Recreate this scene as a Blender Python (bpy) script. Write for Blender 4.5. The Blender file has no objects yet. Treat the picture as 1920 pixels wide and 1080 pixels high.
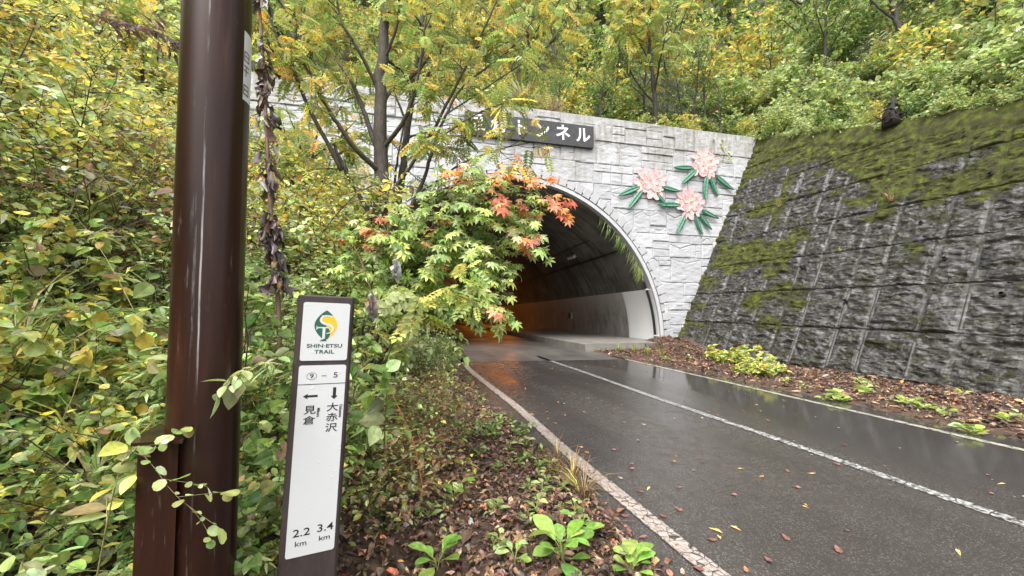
import bpy, math, random
import numpy as np
from mathutils import Matrix, Vector
S = bpy.context.scene
COL = S.collection
R = math.radians
# ------------------------------------------------------------------ camera
F, CAMH, PITCH, ROLL = 750.0, 1.5, .053, .012
cam_d = bpy.data.cameras.new('camera'); cam_d.sensor_width = 36; cam_d.lens = 36 * F / 1920
cam_d.clip_start = .05; cam_d.clip_end = 1000
cam = bpy.data.objects.new('camera', cam_d); COL.objects.link(cam); S.camera = cam
CP_, SP_, CR_, SR_ = math.cos(PITCH), math.sin(PITCH), math.cos(ROLL), math.sin(ROLL)
def pt_(v): return Vector((v[0], v[1] * CP_ - v[2] * SP_, v[1] * SP_ + v[2] * CP_))
rt, up, fw = pt_((CR_, 0, SR_)), pt_((-SR_, 0, CR_)), pt_((0, 1, 0))
cam.matrix_world = Matrix(((rt.x, up.x, -fw.x, 0), (rt.y, up.y, -fw.y, 0), (rt.z, up.z, -fw.z, CAMH), (0, 0, 0, 1)))
# ------------------------------------------------------------------ world, sun, exposure
w = bpy.data.worlds.new('World'); S.world = w; w.use_nodes = True
nt = w.node_tree; bg = nt.nodes['Background']
sky = nt.nodes.new('ShaderNodeTexSky'); sky.sky_type = 'NISHITA'; sky.sun_disc = False
SUN_EL, SUN_AZ = 58, 200      # azimuth clockwise from +Y
sky.sun_elevation = R(SUN_EL); sky.sun_rotation = R(SUN_AZ); sky.dust_density = 4; sky.air_density = 1
hs = nt.nodes.new('ShaderNodeHueSaturation'); hs.inputs['Saturation'].default_value = .22
nt.links.new(sky.outputs[0], hs.inputs['Color']); nt.links.new(hs.outputs[0], bg.inputs[0]); bg.inputs[1].default_value = .15
sun_d = bpy.data.lights.new('sun', 'SUN'); sun_d.energy = 1.5; sun_d.angle = R(40); sun_d.color = (1, .97, .92)
sun = bpy.data.objects.new('sun', sun_d); COL.objects.link(sun)
sv = Vector((math.sin(R(SUN_AZ)) * math.cos(R(SUN_EL)), math.cos(R(SUN_AZ)) * math.cos(R(SUN_EL)), math.sin(R(SUN_EL))))
sun.rotation_euler = sv.to_track_quat('Z', 'Y').to_euler()
S.view_settings.view_transform = 'Standard'; S.view_settings.look = 'None'
S.view_settings.exposure = 1.3; S.view_settings.gamma = 1; S.view_settings.use_curve_mapping = False
S.cycles.max_bounces = 6; S.cycles.diffuse_bounces = 3; S.cycles.glossy_bounces = 3; S.cycles.transmission_bounces = 3
S.cycles.use_denoising = True
# ------------------------------------------------------------------ helpers
def ray(px, py):
    u, v = px - 960., py - 540.
    u, v = u * CR_ + v * SR_, -u * SR_ + v * CR_
    return np.array(pt_((u / F, 1., -v / F)))
O = np.array([0, 0, CAMH])
def at(px, py, y): d = ray(px, py); return O + d * (y / d[1])
def ground(px, py, z=0): d = ray(px, py); return O + d * ((z - CAMH) / d[2])
TH, PH = R(17.05), R(13.2)
def road(q, a, z=0.): return np.array([q * math.cos(TH) - a * math.sin(TH), q * math.sin(TH) + a * math.cos(TH), z])
def to_road(x, y): return x * math.cos(TH) + y * math.sin(TH), -x * math.sin(TH) + y * math.cos(TH)
TUN = np.array([.03, 14.82, 0])                         # tunnel mouth, centre, on the road
def tun(x, y, z=0.): return TUN + np.array([x * math.cos(PH) - y * math.sin(PH), x * math.sin(PH) + y * math.cos(PH), z])
def nrm(v): v = np.asarray(v, float); return v / np.maximum(np.linalg.norm(v, axis=-1, keepdims=True), 1e-9)

def _h(ix, iy, seed):
    n = (ix.astype(np.int64) * 374761393 + iy.astype(np.int64) * 668265263 + seed * 982451653) & 0x7fffffff
    n = ((n ^ (n >> 13)) * 1274126177) & 0x7fffffff
    return ((n ^ (n >> 16)) & 0xffff) / 65535.
def vnoise(x, y, seed=0):
    x = np.asarray(x, float); y = np.asarray(y, float)
    ix, iy = np.floor(x), np.floor(y); fx, fy = x - ix, y - iy
    fx = fx * fx * (3 - 2 * fx); fy = fy * fy * (3 - 2 * fy)
    a, b, c, d = _h(ix, iy, seed), _h(ix + 1, iy, seed), _h(ix, iy + 1, seed), _h(ix + 1, iy + 1, seed)
    return a + (b - a) * fx + (c - a) * fy + (a - b - c + d) * fx * fy
def fbm(x, y, seed=0, o=4):
    s, a, t = 0, .5, 0
    for i in range(o):
        s = s + a * vnoise(np.asarray(x) * 2 ** i, np.asarray(y) * 2 ** i, seed + i * 17); t += a; a *= .5
    return s / t
def sstep(a, b, x): t = np.clip((np.asarray(x, float) - a) / (b - a), 0, 1); return t * t * (3 - 2 * t)

class MB:
    def __init__(s): s.v = []; s.l = []; s.n = []; s.c = []; s.m = []; s.k = 0
    def raw(s, V, loops, sizes, col=None, mi=0):
        V = np.asarray(V, float).reshape(-1, 3); s.v.append(V); s.l.append(np.asarray(loops, int).ravel() + s.k)
        sizes = np.asarray(sizes, int).ravel(); s.n.append(sizes); s.m.append(np.full(len(sizes), mi))
        c = np.ones((len(V), 4)); 
        if col is not None: c[:, :3] = col
        s.c.append(c); s.k += len(V); return s
    def faces(s, V, Fs, col=None, mi=0):
        return s.raw(V, [i for f in Fs for i in f], [len(f) for f in Fs], col, mi)
    def box(s, c, d, mi=0, col=None, M=None):
        c = np.array(c, float); d = np.array(d, float) / 2
        V = np.array([[i, j, k] for i in (-1, 1) for j in (-1, 1) for k in (-1, 1)]) * d + c
        if M is not None: V = V @ np.array(M.to_3x3()).T + np.array(M.translation)
        return s.faces(V, [(0, 1, 3, 2), (4, 6, 7, 5), (0, 4, 5, 1), (2, 3, 7, 6), (0, 2, 6, 4), (1, 5, 7, 3)], col, mi)
    def tube(s, P, r, n=5, mi=0, col=None, cap=True):
        P = np.asarray(P, float); K = len(P); r = np.broadcast_to(np.asarray(r, float), (K,))
        T = nrm(np.gradient(P, axis=0)); a = np.array([0, 0, 1.]) if abs(T[0][2]) < .9 else np.array([1., 0, 0])
        B = nrm(np.cross(T, a)); N = np.cross(B, T); th = np.arange(n) * 2 * math.pi / n
        V = P[:, None] + r[:, None, None] * (np.cos(th)[None, :, None] * B[:, None] + np.sin(th)[None, :, None] * N[:, None])
        i = np.arange(K - 1)[:, None] * n; j = np.arange(n)[None]; j2 = (j + 1) % n
        L = np.stack([i + j, i + j2, i + n + j2, i + n + j], -1).reshape(-1)
        s.raw(V, L, np.full((K - 1) * n, 4), col, mi)
        if cap: 
            base = s.k - K * n
            s.l.append(base + (K - 1) * n + np.arange(n)); s.n.append(np.array([n])); s.m.append(np.array([mi]))
            s.l.append(base + np.arange(n)[::-1]); s.n.append(np.array([n])); s.m.append(np.array([mi]))
        return s
    def leaves(s, P, T, N, size, tpl, col, mi=0):
        P = np.asarray(P, float); T = nrm(T); B = nrm(np.cross(T, N)); N = np.cross(B, T)
        tv, tf = tpl; n = len(P); size = np.broadcast_to(np.asarray(size, float), (n,))
        V = P[:, None] + size[:, None, None] * (tv[None, :, 0:1] * B[:, None] + tv[None, :, 1:2] * T[:, None] + tv[None, :, 2:3] * N[:, None])
        L = np.array([i for f in tf for i in f]); Z = np.array([len(f) for f in tf]); k = len(tv)
        c = np.repeat(np.asarray(col), k, 0) if np.ndim(col) == 2 else col
        return s.raw(V, (L[None] + np.arange(n)[:, None] * k), np.tile(Z, n), c, mi)
    def text(s, txt, size, M, mi=0, bold=0., sx=1., col=None, vert=False):
        cu = bpy.data.curves.new('t', 'FONT'); cu.body = txt; cu.size = size; cu.align_x = 'CENTER'; cu.align_y = 'CENTER'
        cu.offset = bold; cu.resolution_u = 3; cu.extrude = .0004
        o = bpy.data.objects.new('t', cu); COL.objects.link(o); dg = bpy.context.evaluated_depsgraph_get()
        me = bpy.data.meshes.new_from_object(o.evaluated_get(dg))
        V = np.zeros(len(me.vertices) * 3); me.vertices.foreach_get('co', V); V = V.reshape(-1, 3); V[:, 0] *= sx
        V = V @ np.array(M.to_3x3()).T + np.array(M.translation)
        s.faces(V, [tuple(p.vertices) for p in me.polygons], col, mi)
        bpy.data.objects.remove(o); bpy.data.curves.remove(cu); bpy.data.meshes.remove(me); return s
    def build(s, name, mats, parent=None, smooth=False, attr=None):
        me = bpy.data.meshes.new(name); V = np.concatenate(s.v); L = np.concatenate(s.l); n = np.concatenate(s.n); m = np.concatenate(s.m)
        me.vertices.add(len(V)); me.vertices.foreach_set('co', V.ravel())
        me.loops.add(len(L)); me.loops.foreach_set('vertex_index', L.astype(np.int32))
        me.polygons.add(len(n)); me.polygons.foreach_set('loop_start', (np.cumsum(n) - n).astype(np.int32)); me.polygons.foreach_set('loop_total', n.astype(np.int32))
        for x in (mats if isinstance(mats, (list, tuple)) else [mats]): me.materials.append(x)
        me.polygons.foreach_set('material_index', m.astype(np.int32)); me.polygons.foreach_set('use_smooth', np.full(len(n), smooth))
        a = me.attributes.new('col', 'FLOAT_COLOR', 'POINT'); a.data.foreach_set('color', np.concatenate(s.c).ravel())
        if attr:
            for k, val in attr.items():
                t = me.attributes.new(k, 'FLOAT', 'POINT'); t.data.foreach_set('value', np.asarray(val, float).ravel())
        me.update(); me.validate()
        o = bpy.data.objects.new(name, me); COL.objects.link(o)
        if parent: o.parent = parent
        return o
def grid(nx, ny):
    i, j = np.meshgrid(np.arange(ny - 1), np.arange(nx - 1), indexing='ij')
    a = i * nx + j
    return np.stack([a, a + 1, a + nx + 1, a + nx], -1).reshape(-1, 4)
def tag(o, label, cat, group=None):
    o['label'] = label; o['category'] = cat
    if group: o['group'] = group
    return o
def empty(name, loc, rz=0, label=None, cat=None, group=None):
    o = bpy.data.objects.new(name, None); COL.objects.link(o); o.location = tuple(loc); o.rotation_euler = (0, 0, rz); o.empty_display_size = .1
    if label: tag(o, label, cat, group)
    return o
def struct(o, kind='structure'): o['kind'] = kind; return o
def dup(root, loc, rz=0, sc=1., label=None, group=None, cat=None, tilt=None):
    c = root.copy(); COL.objects.link(c); c.location = tuple(loc); c.rotation_euler = (0, 0, rz) if tilt is None else (tilt[0], tilt[1], rz); c.scale = (sc, sc, sc)
    if label: c['label'] = label
    if group: c['group'] = group
    if cat: c['category'] = cat
    for ch in root.children:
        d = ch.copy(); COL.objects.link(d); d.parent = c
        for g in ch.children: e = g.copy(); COL.objects.link(e); e.parent = d
    return c
# ------------------------------------------------------------------ materials
class NT:
    def __init__(s, name):
        s.m = bpy.data.materials.new(name); s.m.use_nodes = True; s.t = s.m.node_tree; s.p = s.t.nodes['Principled BSDF']; s.out = s.t.nodes['Material Output']
    def n(s, ty, **k):
        x = s.t.nodes.new('ShaderNode' + ty)
        for a, v in k.items(): setattr(x, a, v)
        return x
    def l(s, a, b): s.t.links.new(a, b)
    def set(s, **k):
        for a, v in k.items(): s.p.inputs[a.replace('_', ' ')].default_value = v
        return s
    def coord(s, scale=(1, 1, 1), rot=(0, 0, 0)):
        c = s.n('TexCoord'); m = s.n('Mapping'); m.inputs['Scale'].default_value = scale; m.inputs['Rotation'].default_value = rot
        s.l(c.outputs['Object'], m.inputs[0]); return m.outputs[0]
    def noise(s, scale, detail=4, vec=None, rough=.55, dist=0):
        x = s.n('TexNoise'); x.inputs['Scale'].default_value = scale; x.inputs['Detail'].default_value = detail; x.inputs['Roughness'].default_value = rough; x.inputs['Distortion'].default_value = dist
        s.l(vec if vec is not None else s.coord(), x.inputs['Vector']); return x.outputs['Fac']
    def ramp(s, fac, stops, interp='LINEAR'):
        x = s.n('ValToRGB'); e = x.color_ramp.elements; x.color_ramp.interpolation = interp
        while len(e) < len(stops): e.new(.5)
        for el, (p, c) in zip(e, stops): el.position = p; el.color = (*c, 1) if isinstance(c, tuple) else (c, c, c, 1)
        s.l(fac, x.inputs[0]); return x.outputs[0]
    def mix(s, f, a, b, mode='MIX'):
        x = s.n('Mix', data_type='RGBA', blend_type=mode)
        for i, (sock, v) in enumerate(((x.inputs[0], f), (x.inputs[6], a), (x.inputs[7], b))):
            if isinstance(v, (int, float)): sock.default_value = v if i == 0 else (v, v, v, 1)
            elif isinstance(v, tuple): sock.default_value = (*v, 1)
            else: s.l(v, sock)
        return x.outputs[2]
    def math(s, op, a, b=0., clamp=False):
        x = s.n('Math', operation=op, use_clamp=clamp)
        for sock, v in ((x.inputs[0], a), (x.inputs[1], b)):
            if isinstance(v, (int, float)): sock.default_value = v
            else: s.l(v, sock)
        return x.outputs[0]
    def attr(s, name): x = s.n('Attribute', attribute_name=name); return x
    def base(s, c): s.l(c, s.p.inputs['Base Color']); return s
    def rough(s, c): s.l(c, s.p.inputs['Roughness']); return s
    def bump(s, h, strength=.4, dist=.02):
        b = s.n('Bump'); b.inputs['Strength'].default_value = strength; b.inputs['Distance'].default_value = dist
        s.l(h, b.inputs['Height']); s.l(b.outputs[0], s.p.inputs['Normal']); return s
def leaf_mat(name, trans=.40, rough=.34, spec=.5):
    m = NT(name); a = m.attr('col'); m.set(Roughness=rough); m.p.inputs['Specular IOR Level'].default_value = spec
    c = m.mix(1, m.ramp(m.noise(38, 3), [(.3, .95), (.7, 1.65)]), a.outputs['Color'], 'MULTIPLY')
    m.base(c); t = m.n('BsdfTranslucent'); m.l(c, t.inputs[0]); x = m.n('MixShader'); x.inputs[0].default_value = trans
    m.l(m.p.outputs[0], x.inputs[1]); m.l(t.outputs[0], x.inputs[2]); m.l(x.outputs[0], m.out.inputs[0]); return m.m
def plain(name, col, rough=.5, var=.15, sc=8, bump=0, metallic=0):
    m = NT(name).set(Roughness=rough, Metallic=metallic); f = m.noise(sc, 5)
    m.base(m.ramp(f, [(.25, tuple(x * (1 - var) for x in col)), (.75, tuple(x * (1 + var) for x in col))]))
    if bump: m.bump(f, bump, .01)
    return m.m
LEAF = leaf_mat('leaf'); LITTER = leaf_mat('leaf_litter', .1, .38, .5); PETAL = plain('painted_petal', (.8, .8, .8), .6)
m = NT('bark').set(Roughness=.75); c = m.coord((14, 14, 3)); f = m.noise(3, 6, c, .7)
m.base(m.mix(1, m.ramp(f, [(.3, (.018, .015, .012)), (.55, (.05, .042, .035)), (.8, (.13, .12, .10))]), m.attr('col').outputs['Color'], 'MULTIPLY')).bump(f, .8, .02); BARK = m.m
TWIG = (lambda m: (m.set(Roughness=.7).base(m.mix(1, m.ramp(m.noise(20, 3), [(.3, .6), (.7, 1.3)]), m.attr('col').outputs['Color'], 'MULTIPLY')), m.m)[1])(NT('twig'))
# ------------------------------------------------------------------ leaf shapes (x across, y along, z up), length 1
def T_(v, f): return np.array(v, float), f
OVATE = T_([(0, 0, 0), (.26, .28, .07), (.24, .62, .06), (0, 1, -.1), (-.24, .62, .06), (-.26, .28, .07), (0, .5, -.02)], [(0, 1, 2, 6), (6, 2, 3), (0, 6, 4, 5), (6, 3, 4)])
LANCE = T_([(0, 0, 0), (.13, .35, .03), (0, 1, -.16), (-.13, .35, .03), (0, .5, -.02)], [(0, 1, 4), (1, 2, 4), (0, 4, 3), (4, 2, 3)])
ROUND = T_([(0, 0, 0), (.25, .08, .03), (.46, .36, .07), (.43, .68, .06), (.2, .95, 0), (0, 1, -.03), (-.2, .95, 0), (-.43, .68, .06), (-.46, .36, .07), (-.25, .08, .03)], [(0, 1, 2, 3, 4, 5), (0, 5, 6, 7, 8, 9)])
HEART = T_([(0, .06, -.02), (.2, 0, .05), (.42, .16, .08), (.38, .5, .05), (.16, .82, -.03), (0, 1, -.12), (-.16, .82, -.03), (-.38, .5, .05), (-.42, .16, .08), (-.2, 0, .05), (0, .5, -.03)], [(0, 1, 2, 3, 10), (10, 3, 4, 5), (0, 10, 7, 8, 9), (10, 5, 6, 7)])
def _maple():
    v = [(0, .28, 0)]; f = []; ang = [-150, -105, -60, -28, 0, 28, 60, 105, 150]; ln = [.3, .48, .62, .68, .74, .68, .62, .48, .3]
    ang = [-128, -84, -42, 0, 42, 84, 128]; ln = [.4, .58, .68, .76, .68, .58, .4]
    for i, (a, l) in enumerate(zip(ang, ln)):
        for da, k, z in ((-21, .46, .03), (-12, .66, .0), (0, 1, -.12), (12, .66, 0)):
            t = R(a + da); v.append((l * k * math.sin(t), .28 + l * k * math.cos(t), z))
    v.append((.46 * .4 * math.sin(R(149)), .28 + .46 * .4 * math.cos(R(149)), .03))
    for i in range(7):
        b = 1 + 4 * i; e = b + 4
        f.append((0, b, b + 1, b + 2, b + 3, e))
    v = np.array(v); v[:, 0] *= -1
    return v, f
MAPLE = _maple()
def _pinnate(n=6, wid=.075, ll=.30):
    v, f = [], []
    def q(p, d, l, wd, z):
        d = np.array(d) / np.linalg.norm(d); s = np.array([d[1], -d[0]]); k = len(v); p = np.array(p)
        for a, b, dz in ((0, 0, 0), (.45, wd, .015), (1, 0, -.05), (.45, -wd, .015)):
            x = p + d * l * a + s * b; v.append((x[0], x[1], z + dz))
        f.append((k, k + 1, k + 2, k + 3))
    for i in range(n):
        y = .18 + .72 * i / (n - 1) * .95; l = ll * (1 - .35 * abs(i / (n - 1) - .4)); z = -.16 * y * y
        for sgn in (1, -1): q((0, y), (sgn * 1, .45), l, wid * (.8 + .2 * l / ll), z)
    q((0, .9), (0, 1), ll * .8, wid * .9, -.15)
    k = len(v); v += [(.008, 0, 0), (-.008, 0, 0), (0, .92, -.14)]; f.append((k, k + 1, k + 2))
    return np.array(v), f
PINNATE = _pinnate(); PINNATE_S = _pinnate(5, .1, .3)
def _blade(ts, ws, fold=.06, curve=.16, crump=0., seed=0):
    g = np.random.default_rng(seed); v, f = [], []; mx = max(ws)
    for i, (t, w_) in enumerate(zip(ts, ws)):
        z = -curve * t * t; j = crump * g.standard_normal(3)
        v += [(-w_ * (1 + j[0]), t, z + fold * w_ / mx + crump * .45 * g.standard_normal()), (j[1] * .15, t, z), (w_ * (1 + j[2]), t, z + fold * w_ / mx + crump * .45 * g.standard_normal())]
        if i: k = 3 * i; f += [(k - 3, k - 2, k + 1, k), (k - 2, k - 1, k + 2, k + 1)]
    return np.array(v), f
OVATE_H = _blade([0, .1, .27, .48, .7, .87, 1], [.015, .15, .27, .30, .22, .11, .004])
BROAD_H = _blade([0, .12, .3, .52, .72, .88, 1], [.05, .12, .24, .34, .34, .22, .03], .05, .28)
DRY_H = [_blade([0, .12, .3, .5, .7, .88, 1], [.02, .12, .2, .22, .17, .09, .01], .16, .1, .28, q) for q in range(3)]
QUAD = T_([(0, 0, 0), (.3, .45, .08), (0, 1, -.08), (-.3, .45, .08)], [(0, 1, 2), (0, 2, 3)])
BLADE = T_([(.012, 0, 0), (-.012, 0, 0), (.011, .35, .05), (-.011, .35, .05), (.008, .7, .0), (-.008, .7, 0), (0, 1, -.16)], [(0, 2, 3, 1), (2, 4, 5, 3), (4, 6, 5)])
CRUMP = T_([(0, 0, 0), (.2, .22, .14), (.25, .6, .02), (.03, 1, .14), (-.22, .66, .1), (-.27, .28, -.02), (.0, .45, -.05)], [(0, 1, 6), (1, 2, 6), (2, 3, 6), (3, 4, 6), (4, 5, 6), (5, 0, 6)])
G0, G1, G2, G3 = (.05, .10, .02), (.09, .17, .03), (.17, .26, .05), (.26, .34, .085)
PA, PB = (.36, .44, .17), (.46, .53, .27)
Y0, Y1, Y2, Y3 = (.52, .48, .075), (.70, .56, .08), (.80, .58, .04), (.68, .36, .04)
OR, RD, BR, BR2, GY = (.62, .25, .07), (.50, .12, .06), (.15, .08, .045), (.28, .17, .09), (.28, .26, .23)
def pal(rng, n, items, jit=.22):
    c = np.array([i[0] for i in items]); wt = np.array([i[1] for i in items], float); wt /= wt.sum()
    k = rng.choice(len(items), n, p=wt); c = c * .89 + .11 * (c @ np.array([.3, .6, .1]))[:, None]; return np.clip(c[k] * (1 + jit * rng.standard_normal((n, 1))) * (1 + .08 * rng.standard_normal((n, 3))), .004, .85)
# ------------------------------------------------------------------ growing plants
def path(rng, p, d, length, k, wob, grav):
    P = [np.array(p, float)]; d = nrm(d); st = length / (k - 1)
    for i in range(k - 1):
        d = nrm(d + wob * rng.standard_normal(3) + np.array([0, 0, grav])); P.append(P[-1] + d * st)
    return np.array(P)
def lerp(P, t):
    x = t * (len(P) - 1); i = min(int(x), len(P) - 2); return P[i] + (P[i + 1] - P[i]) * (x - i), nrm(P[i + 1] - P[i])
def twig_leaves(rng, P, n, out, t0=.15):
    sd = rng.choice([-1, 1])
    for i in range(n):
        p, d = lerp(P, t0 + (1 - t0) * (i + rng.random()) / n); sd = -sd
        s = nrm(np.cross(d, [0, 0, 1]) + 1e-3); out.append((p, d * .55 + s * sd * (.8 + .3 * rng.random()) + np.array([0, 0, -.15 + .3 * rng.standard_normal()])))
    out.append((P[-1], P[-1] - P[-2]))
def bush(rng, h=2., tilt=.5, nst=7, nbr=9, nsub=3, nl=6, r=.012, arch=-.06, twl=.36, t0=.2, base_r=.15):
    stems, lv = [], []
    for i in range(nst):
        az = 2 * math.pi * (i + rng.random()) / nst; tl = tilt * (.3 + .9 * rng.random())
        d = np.array([math.cos(az) * tl, math.sin(az) * tl, 1]); L = h * (.75 + .4 * rng.random())
        P = path(rng, (math.cos(az) * base_r * rng.random(), math.sin(az) * base_r * rng.random(), -.1), d, L, 9, .09, arch); stems.append((P, np.linspace(r, r * .25, 9)))
        for j in range(nbr):
            t = t0 + (1 - t0) * (j + rng.random()) / nbr; p, dd = lerp(P, t); a2 = rng.random() * 6.283
            bd = dd * .45 + np.array([math.cos(a2), math.sin(a2), .25]) ; bl = h * twl * (1.15 - .7 * t) * (.6 + .7 * rng.random())
            Q = path(rng, p, bd, bl, 6, .13, arch * .8); stems.append((Q, np.linspace(r * .4, r * .12, 6))); twig_leaves(rng, Q, nl, lv)
            for k in range(nsub):
                p2, d2 = lerp(Q, .2 + .8 * rng.random()); Q2 = path(rng, p2, d2 * .6 + rng.standard_normal(3) * .6, bl * .5, 4, .15, arch); stems.append((Q2, np.linspace(r * .22, r * .1, 4))); twig_leaves(rng, Q2, max(2, nl - 2), lv)
    return stems, lv
def put_leaves(mb, rng, lv, size, tpl, items, jit=.22, flat=.5, droop=0., var=.4):
    P = np.array([x[0] for x in lv]); T = np.array([x[1] for x in lv]) + [0, 0, -droop]; n = len(P)
    N = np.array([0, 0, 1.]) + flat * rng.standard_normal((n, 3)); s = size * np.clip(1 + var * rng.standard_normal(n), .4, 1.9); cl = pal(rng, n, items, jit)
    tl = tpl if isinstance(tpl, list) else [tpl]; w_ = rng.integers(len(tl), size=n)
    for q, t_ in enumerate(tl):
        k = w_ == q
        if k.any(): mb.leaves(P[k], T[k], N[k], s[k], t_, cl[k])
    return mb
def stems_mb(stems, col, n=4, minr=.0):
    mb = MB()
    for P, r in stems:
        if np.max(r) >= minr: mb.tube(P, r, n, 0, col, cap=False)
    return mb
def plant(name, label, cat, loc, stems, lv, size, tpl, items, rng, col=(.07, .05, .035), group=None, mat=None, minr=0., **k):
    e = empty(name, loc, 0, label, cat, group)
    put_leaves(MB(), rng, lv, size, tpl, items, **k).build('foliage', mat or LEAF, e)
    if stems: stems_mb(stems, col, 4, minr).build('stems', TWIG, e, True)
    return e
# ================================================================== SETTING
# ---- wet asphalt
m = NT('wet_asphalt'); co = m.coord()
big = m.noise(.55, 4, m.coord((1, .35, 1)), .5, .6); fine = m.noise(48, 4, co, .8); mid = m.noise(6, 5, co, .6)
vor = m.n('TexVoronoi'); vor.inputs['Scale'].default_value = 62; m.l(co, vor.inputs['Vector'])
sep = m.n('SeparateXYZ'); m.l(co, sep.inputs[0])
lane = m.ramp(m.math('ADD', m.math('MULTIPLY', m.math('SUBTRACT', sep.outputs[0], 4.0), .30), m.math('MULTIPLY', big, .9)), [(.50, 0.), (.85, 1.)])
trk = m.ramp(m.math('ABSOLUTE', m.math('SUBTRACT', m.math('ABSOLUTE', m.math('SUBTRACT', sep.outputs[0], 3.1)), .66)), [(.12, .6), (.42, 0.)]); trk = m.math('MULTIPLY', trk, m.ramp(m.noise(1.3, 4, m.coord((1, .4, 1))), [(.35, .2), (.65, 1.)]))
wet = m.math('MAXIMUM', m.math('MAXIMUM', lane, trk), m.ramp(big, [(.48, 0.), (.66, .7)]))
agg = m.ramp(vor.outputs['Distance'], [(.06, (.32, .305, .29)), (.24, (.092, .083, .078)), (.5, (.056, .050, .047))])
c = m.mix(m.ramp(fine, [(.52, 0.), (.72, .6)]), agg, (.17, .156, .146))
c = m.mix(m.math('MULTIPLY', m.ramp(mid, [(.4, 0.), (.7, 1.)]), .4), c, (.036, .029, .026))
c = m.mix(m.math('MULTIPLY', wet, .72), c, (.042, .038, .036)); m.base(c)
m.rough(m.mix(wet, m.ramp(mid, [(.3, .16), (.7, .40)]), m.ramp(fine, [(.3, .04), (.8, .13)])))
hgt = m.math('MULTIPLY', m.math('ADD', vor.outputs['Distance'], fine), m.math('SUBTRACT', 1.04, wet)); m.bump(hgt, .4, .006)
m.p.inputs['Specular IOR Level'].default_value = .5; ASPHALT = m.m
m = NT('tunnel_concrete_road'); f = m.noise(1.2, 6, m.coord((1, .25, 1))); m.base(m.ramp(f, [(.3, (.05, .046, .042)), (.7, (.115, .106, .096))])); m.rough(m.ramp(m.noise(.8, 4), [(.35, .32), (.65, .6)])).bump(m.noise(60, 3), .2, .004); CONC_ROAD = m.m
m = NT('forest_soil').set(Roughness=.7); f = m.noise(9, 8, None, .7); m.base(m.ramp(f, [(.3, (.025, .016, .011)), (.5, (.08, .05, .033)), (.75, (.19, .11, .07))])).bump(f, 1, .05); SOIL = m.m
m = NT('hill_soil').set(Roughness=.8); f = m.noise(1.4, 8, None, .7); m.base(m.ramp(f, [(.3, (.012, .014, .006)), (.5, (.035, .04, .012)), (.75, (.09, .085, .03))])).bump(f, 1, .2); HILLSOIL = m.m

def road_obj(mb, name, mat, **k): o = mb.build(name, mat, **k); o.rotation_euler = (0, 0, TH); return o
mb = MB(); qs = np.linspace(1.1, 7.75, 20); as_ = np.linspace(-14, 12.15, 60)
qq, aa = np.meshgrid(qs, as_); struct(road_obj(mb.raw(np.stack([qq, aa, 0 * qq], -1), grid(20, 60), np.full(19 * 59, 4)), 'asphalt_road', ASPHALT))
mb = MB(); xs = np.linspace(-3.4, 4.6, 12); ys = np.concatenate([np.linspace(-3.15, 0, 8), np.linspace(2, 62, 31)])
xx, yy = np.meshgrid(xs, ys); zz = np.where(yy > 0, -.019 * yy, 0) + .004
o = struct(mb.raw(np.stack([xx, yy, zz], -1), grid(12, len(ys)), np.full(11 * (len(ys) - 1), 4)).build('tunnel_road', CONC_ROAD)); o.location = tuple(TUN); o.rotation_euler = (0, 0, PH)
mb = MB(); mb.faces([(-60, -60, -.06), (60, -60, -.06), (60, 11.5, -.06), (-60, 11.5, -.06)], [(0, 1, 2, 3)]); struct(road_obj(mb, 'ground', SOIL))

# painted lines: worn strips 4 mm above the asphalt
def line_mat(name, paint, crack, wear, lo, hi):
    m = NT(name); co = m.coord(); v = m.n('TexVoronoi', feature='DISTANCE_TO_EDGE'); v.inputs['Scale'].default_value = crack
    dn = m.n('TexNoise'); dn.inputs['Scale'].default_value = 5; m.l(co, dn.inputs['Vector'])
    vv = m.n('VectorMath', operation='MULTIPLY_ADD'); m.l(dn.outputs['Color'], vv.inputs[0]); vv.inputs[1].default_value = (.12, .12, 0); m.l(co, vv.inputs[2]); m.l(vv.outputs[0], v.inputs['Vector'])
    ck = m.ramp(v.outputs['Distance'], [(.012, 0.), (.05, 1.)]); wr = m.ramp(m.noise(30, 6, co, .75), [(lo, 0.), (hi, 1.)])
    e = m.attr('edge').outputs['Fac']; ed = m.ramp(m.math('ADD', e, m.math('MULTIPLY', m.math('SUBTRACT', m.noise(22, 4, co), .5), wear)), [(.1, 0.), (.3, 1.)])
    k = m.math('MULTIPLY', m.math('MULTIPLY', ck, wr), ed)
    m.base(m.mix(k, (.035, .031, .029), m.mix(m.noise(14, 5), tuple(x * .72 for x in paint), paint))); m.rough(m.mix(k, .3, .42)).bump(k, .4, .004); return m.m
def line(name, pts, width, mat, label=None):
    P = np.array(pts); k = 120; q = np.interp(np.linspace(P[0, 1], P[-1, 1], k), P[:, 1], P[:, 0]); a = np.linspace(P[0, 1], P[-1, 1], k)
    off = np.array([-.5, -.3, 0, .3, .5]) * width * 1.15; V = np.stack([q[:, None] + off, a[:, None] + 0 * off, np.full((k, 5), .004)], -1)
    o = MB().raw(V, grid(5, k), np.full(4 * (k - 1), 4)).build(name, mat, attr={'edge': np.tile([0, .6, 1, .6, 0], k)}); o.rotation_euler = (0, 0, TH); struct(o)
EDGE_L = line_mat('cracked_pinkish_line', (.50, .42, .38), 15, .7, .33, .5)
CENTRE = line_mat('worn_white_line', (.62, .62, .61), 6, 1.9, .42, .58); EDGE_R = line_mat('cream_edge_line', (.50, .47, .39), 5, .9, .34, .5)
line('left_edge_line', [(1.80, -9), (1.83, 2), (1.84, 4), (1.89, 5), (1.925, 6), (1.92, 9), (1.95, 10), (2.12, 12.1)], .135, EDGE_L)
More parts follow.
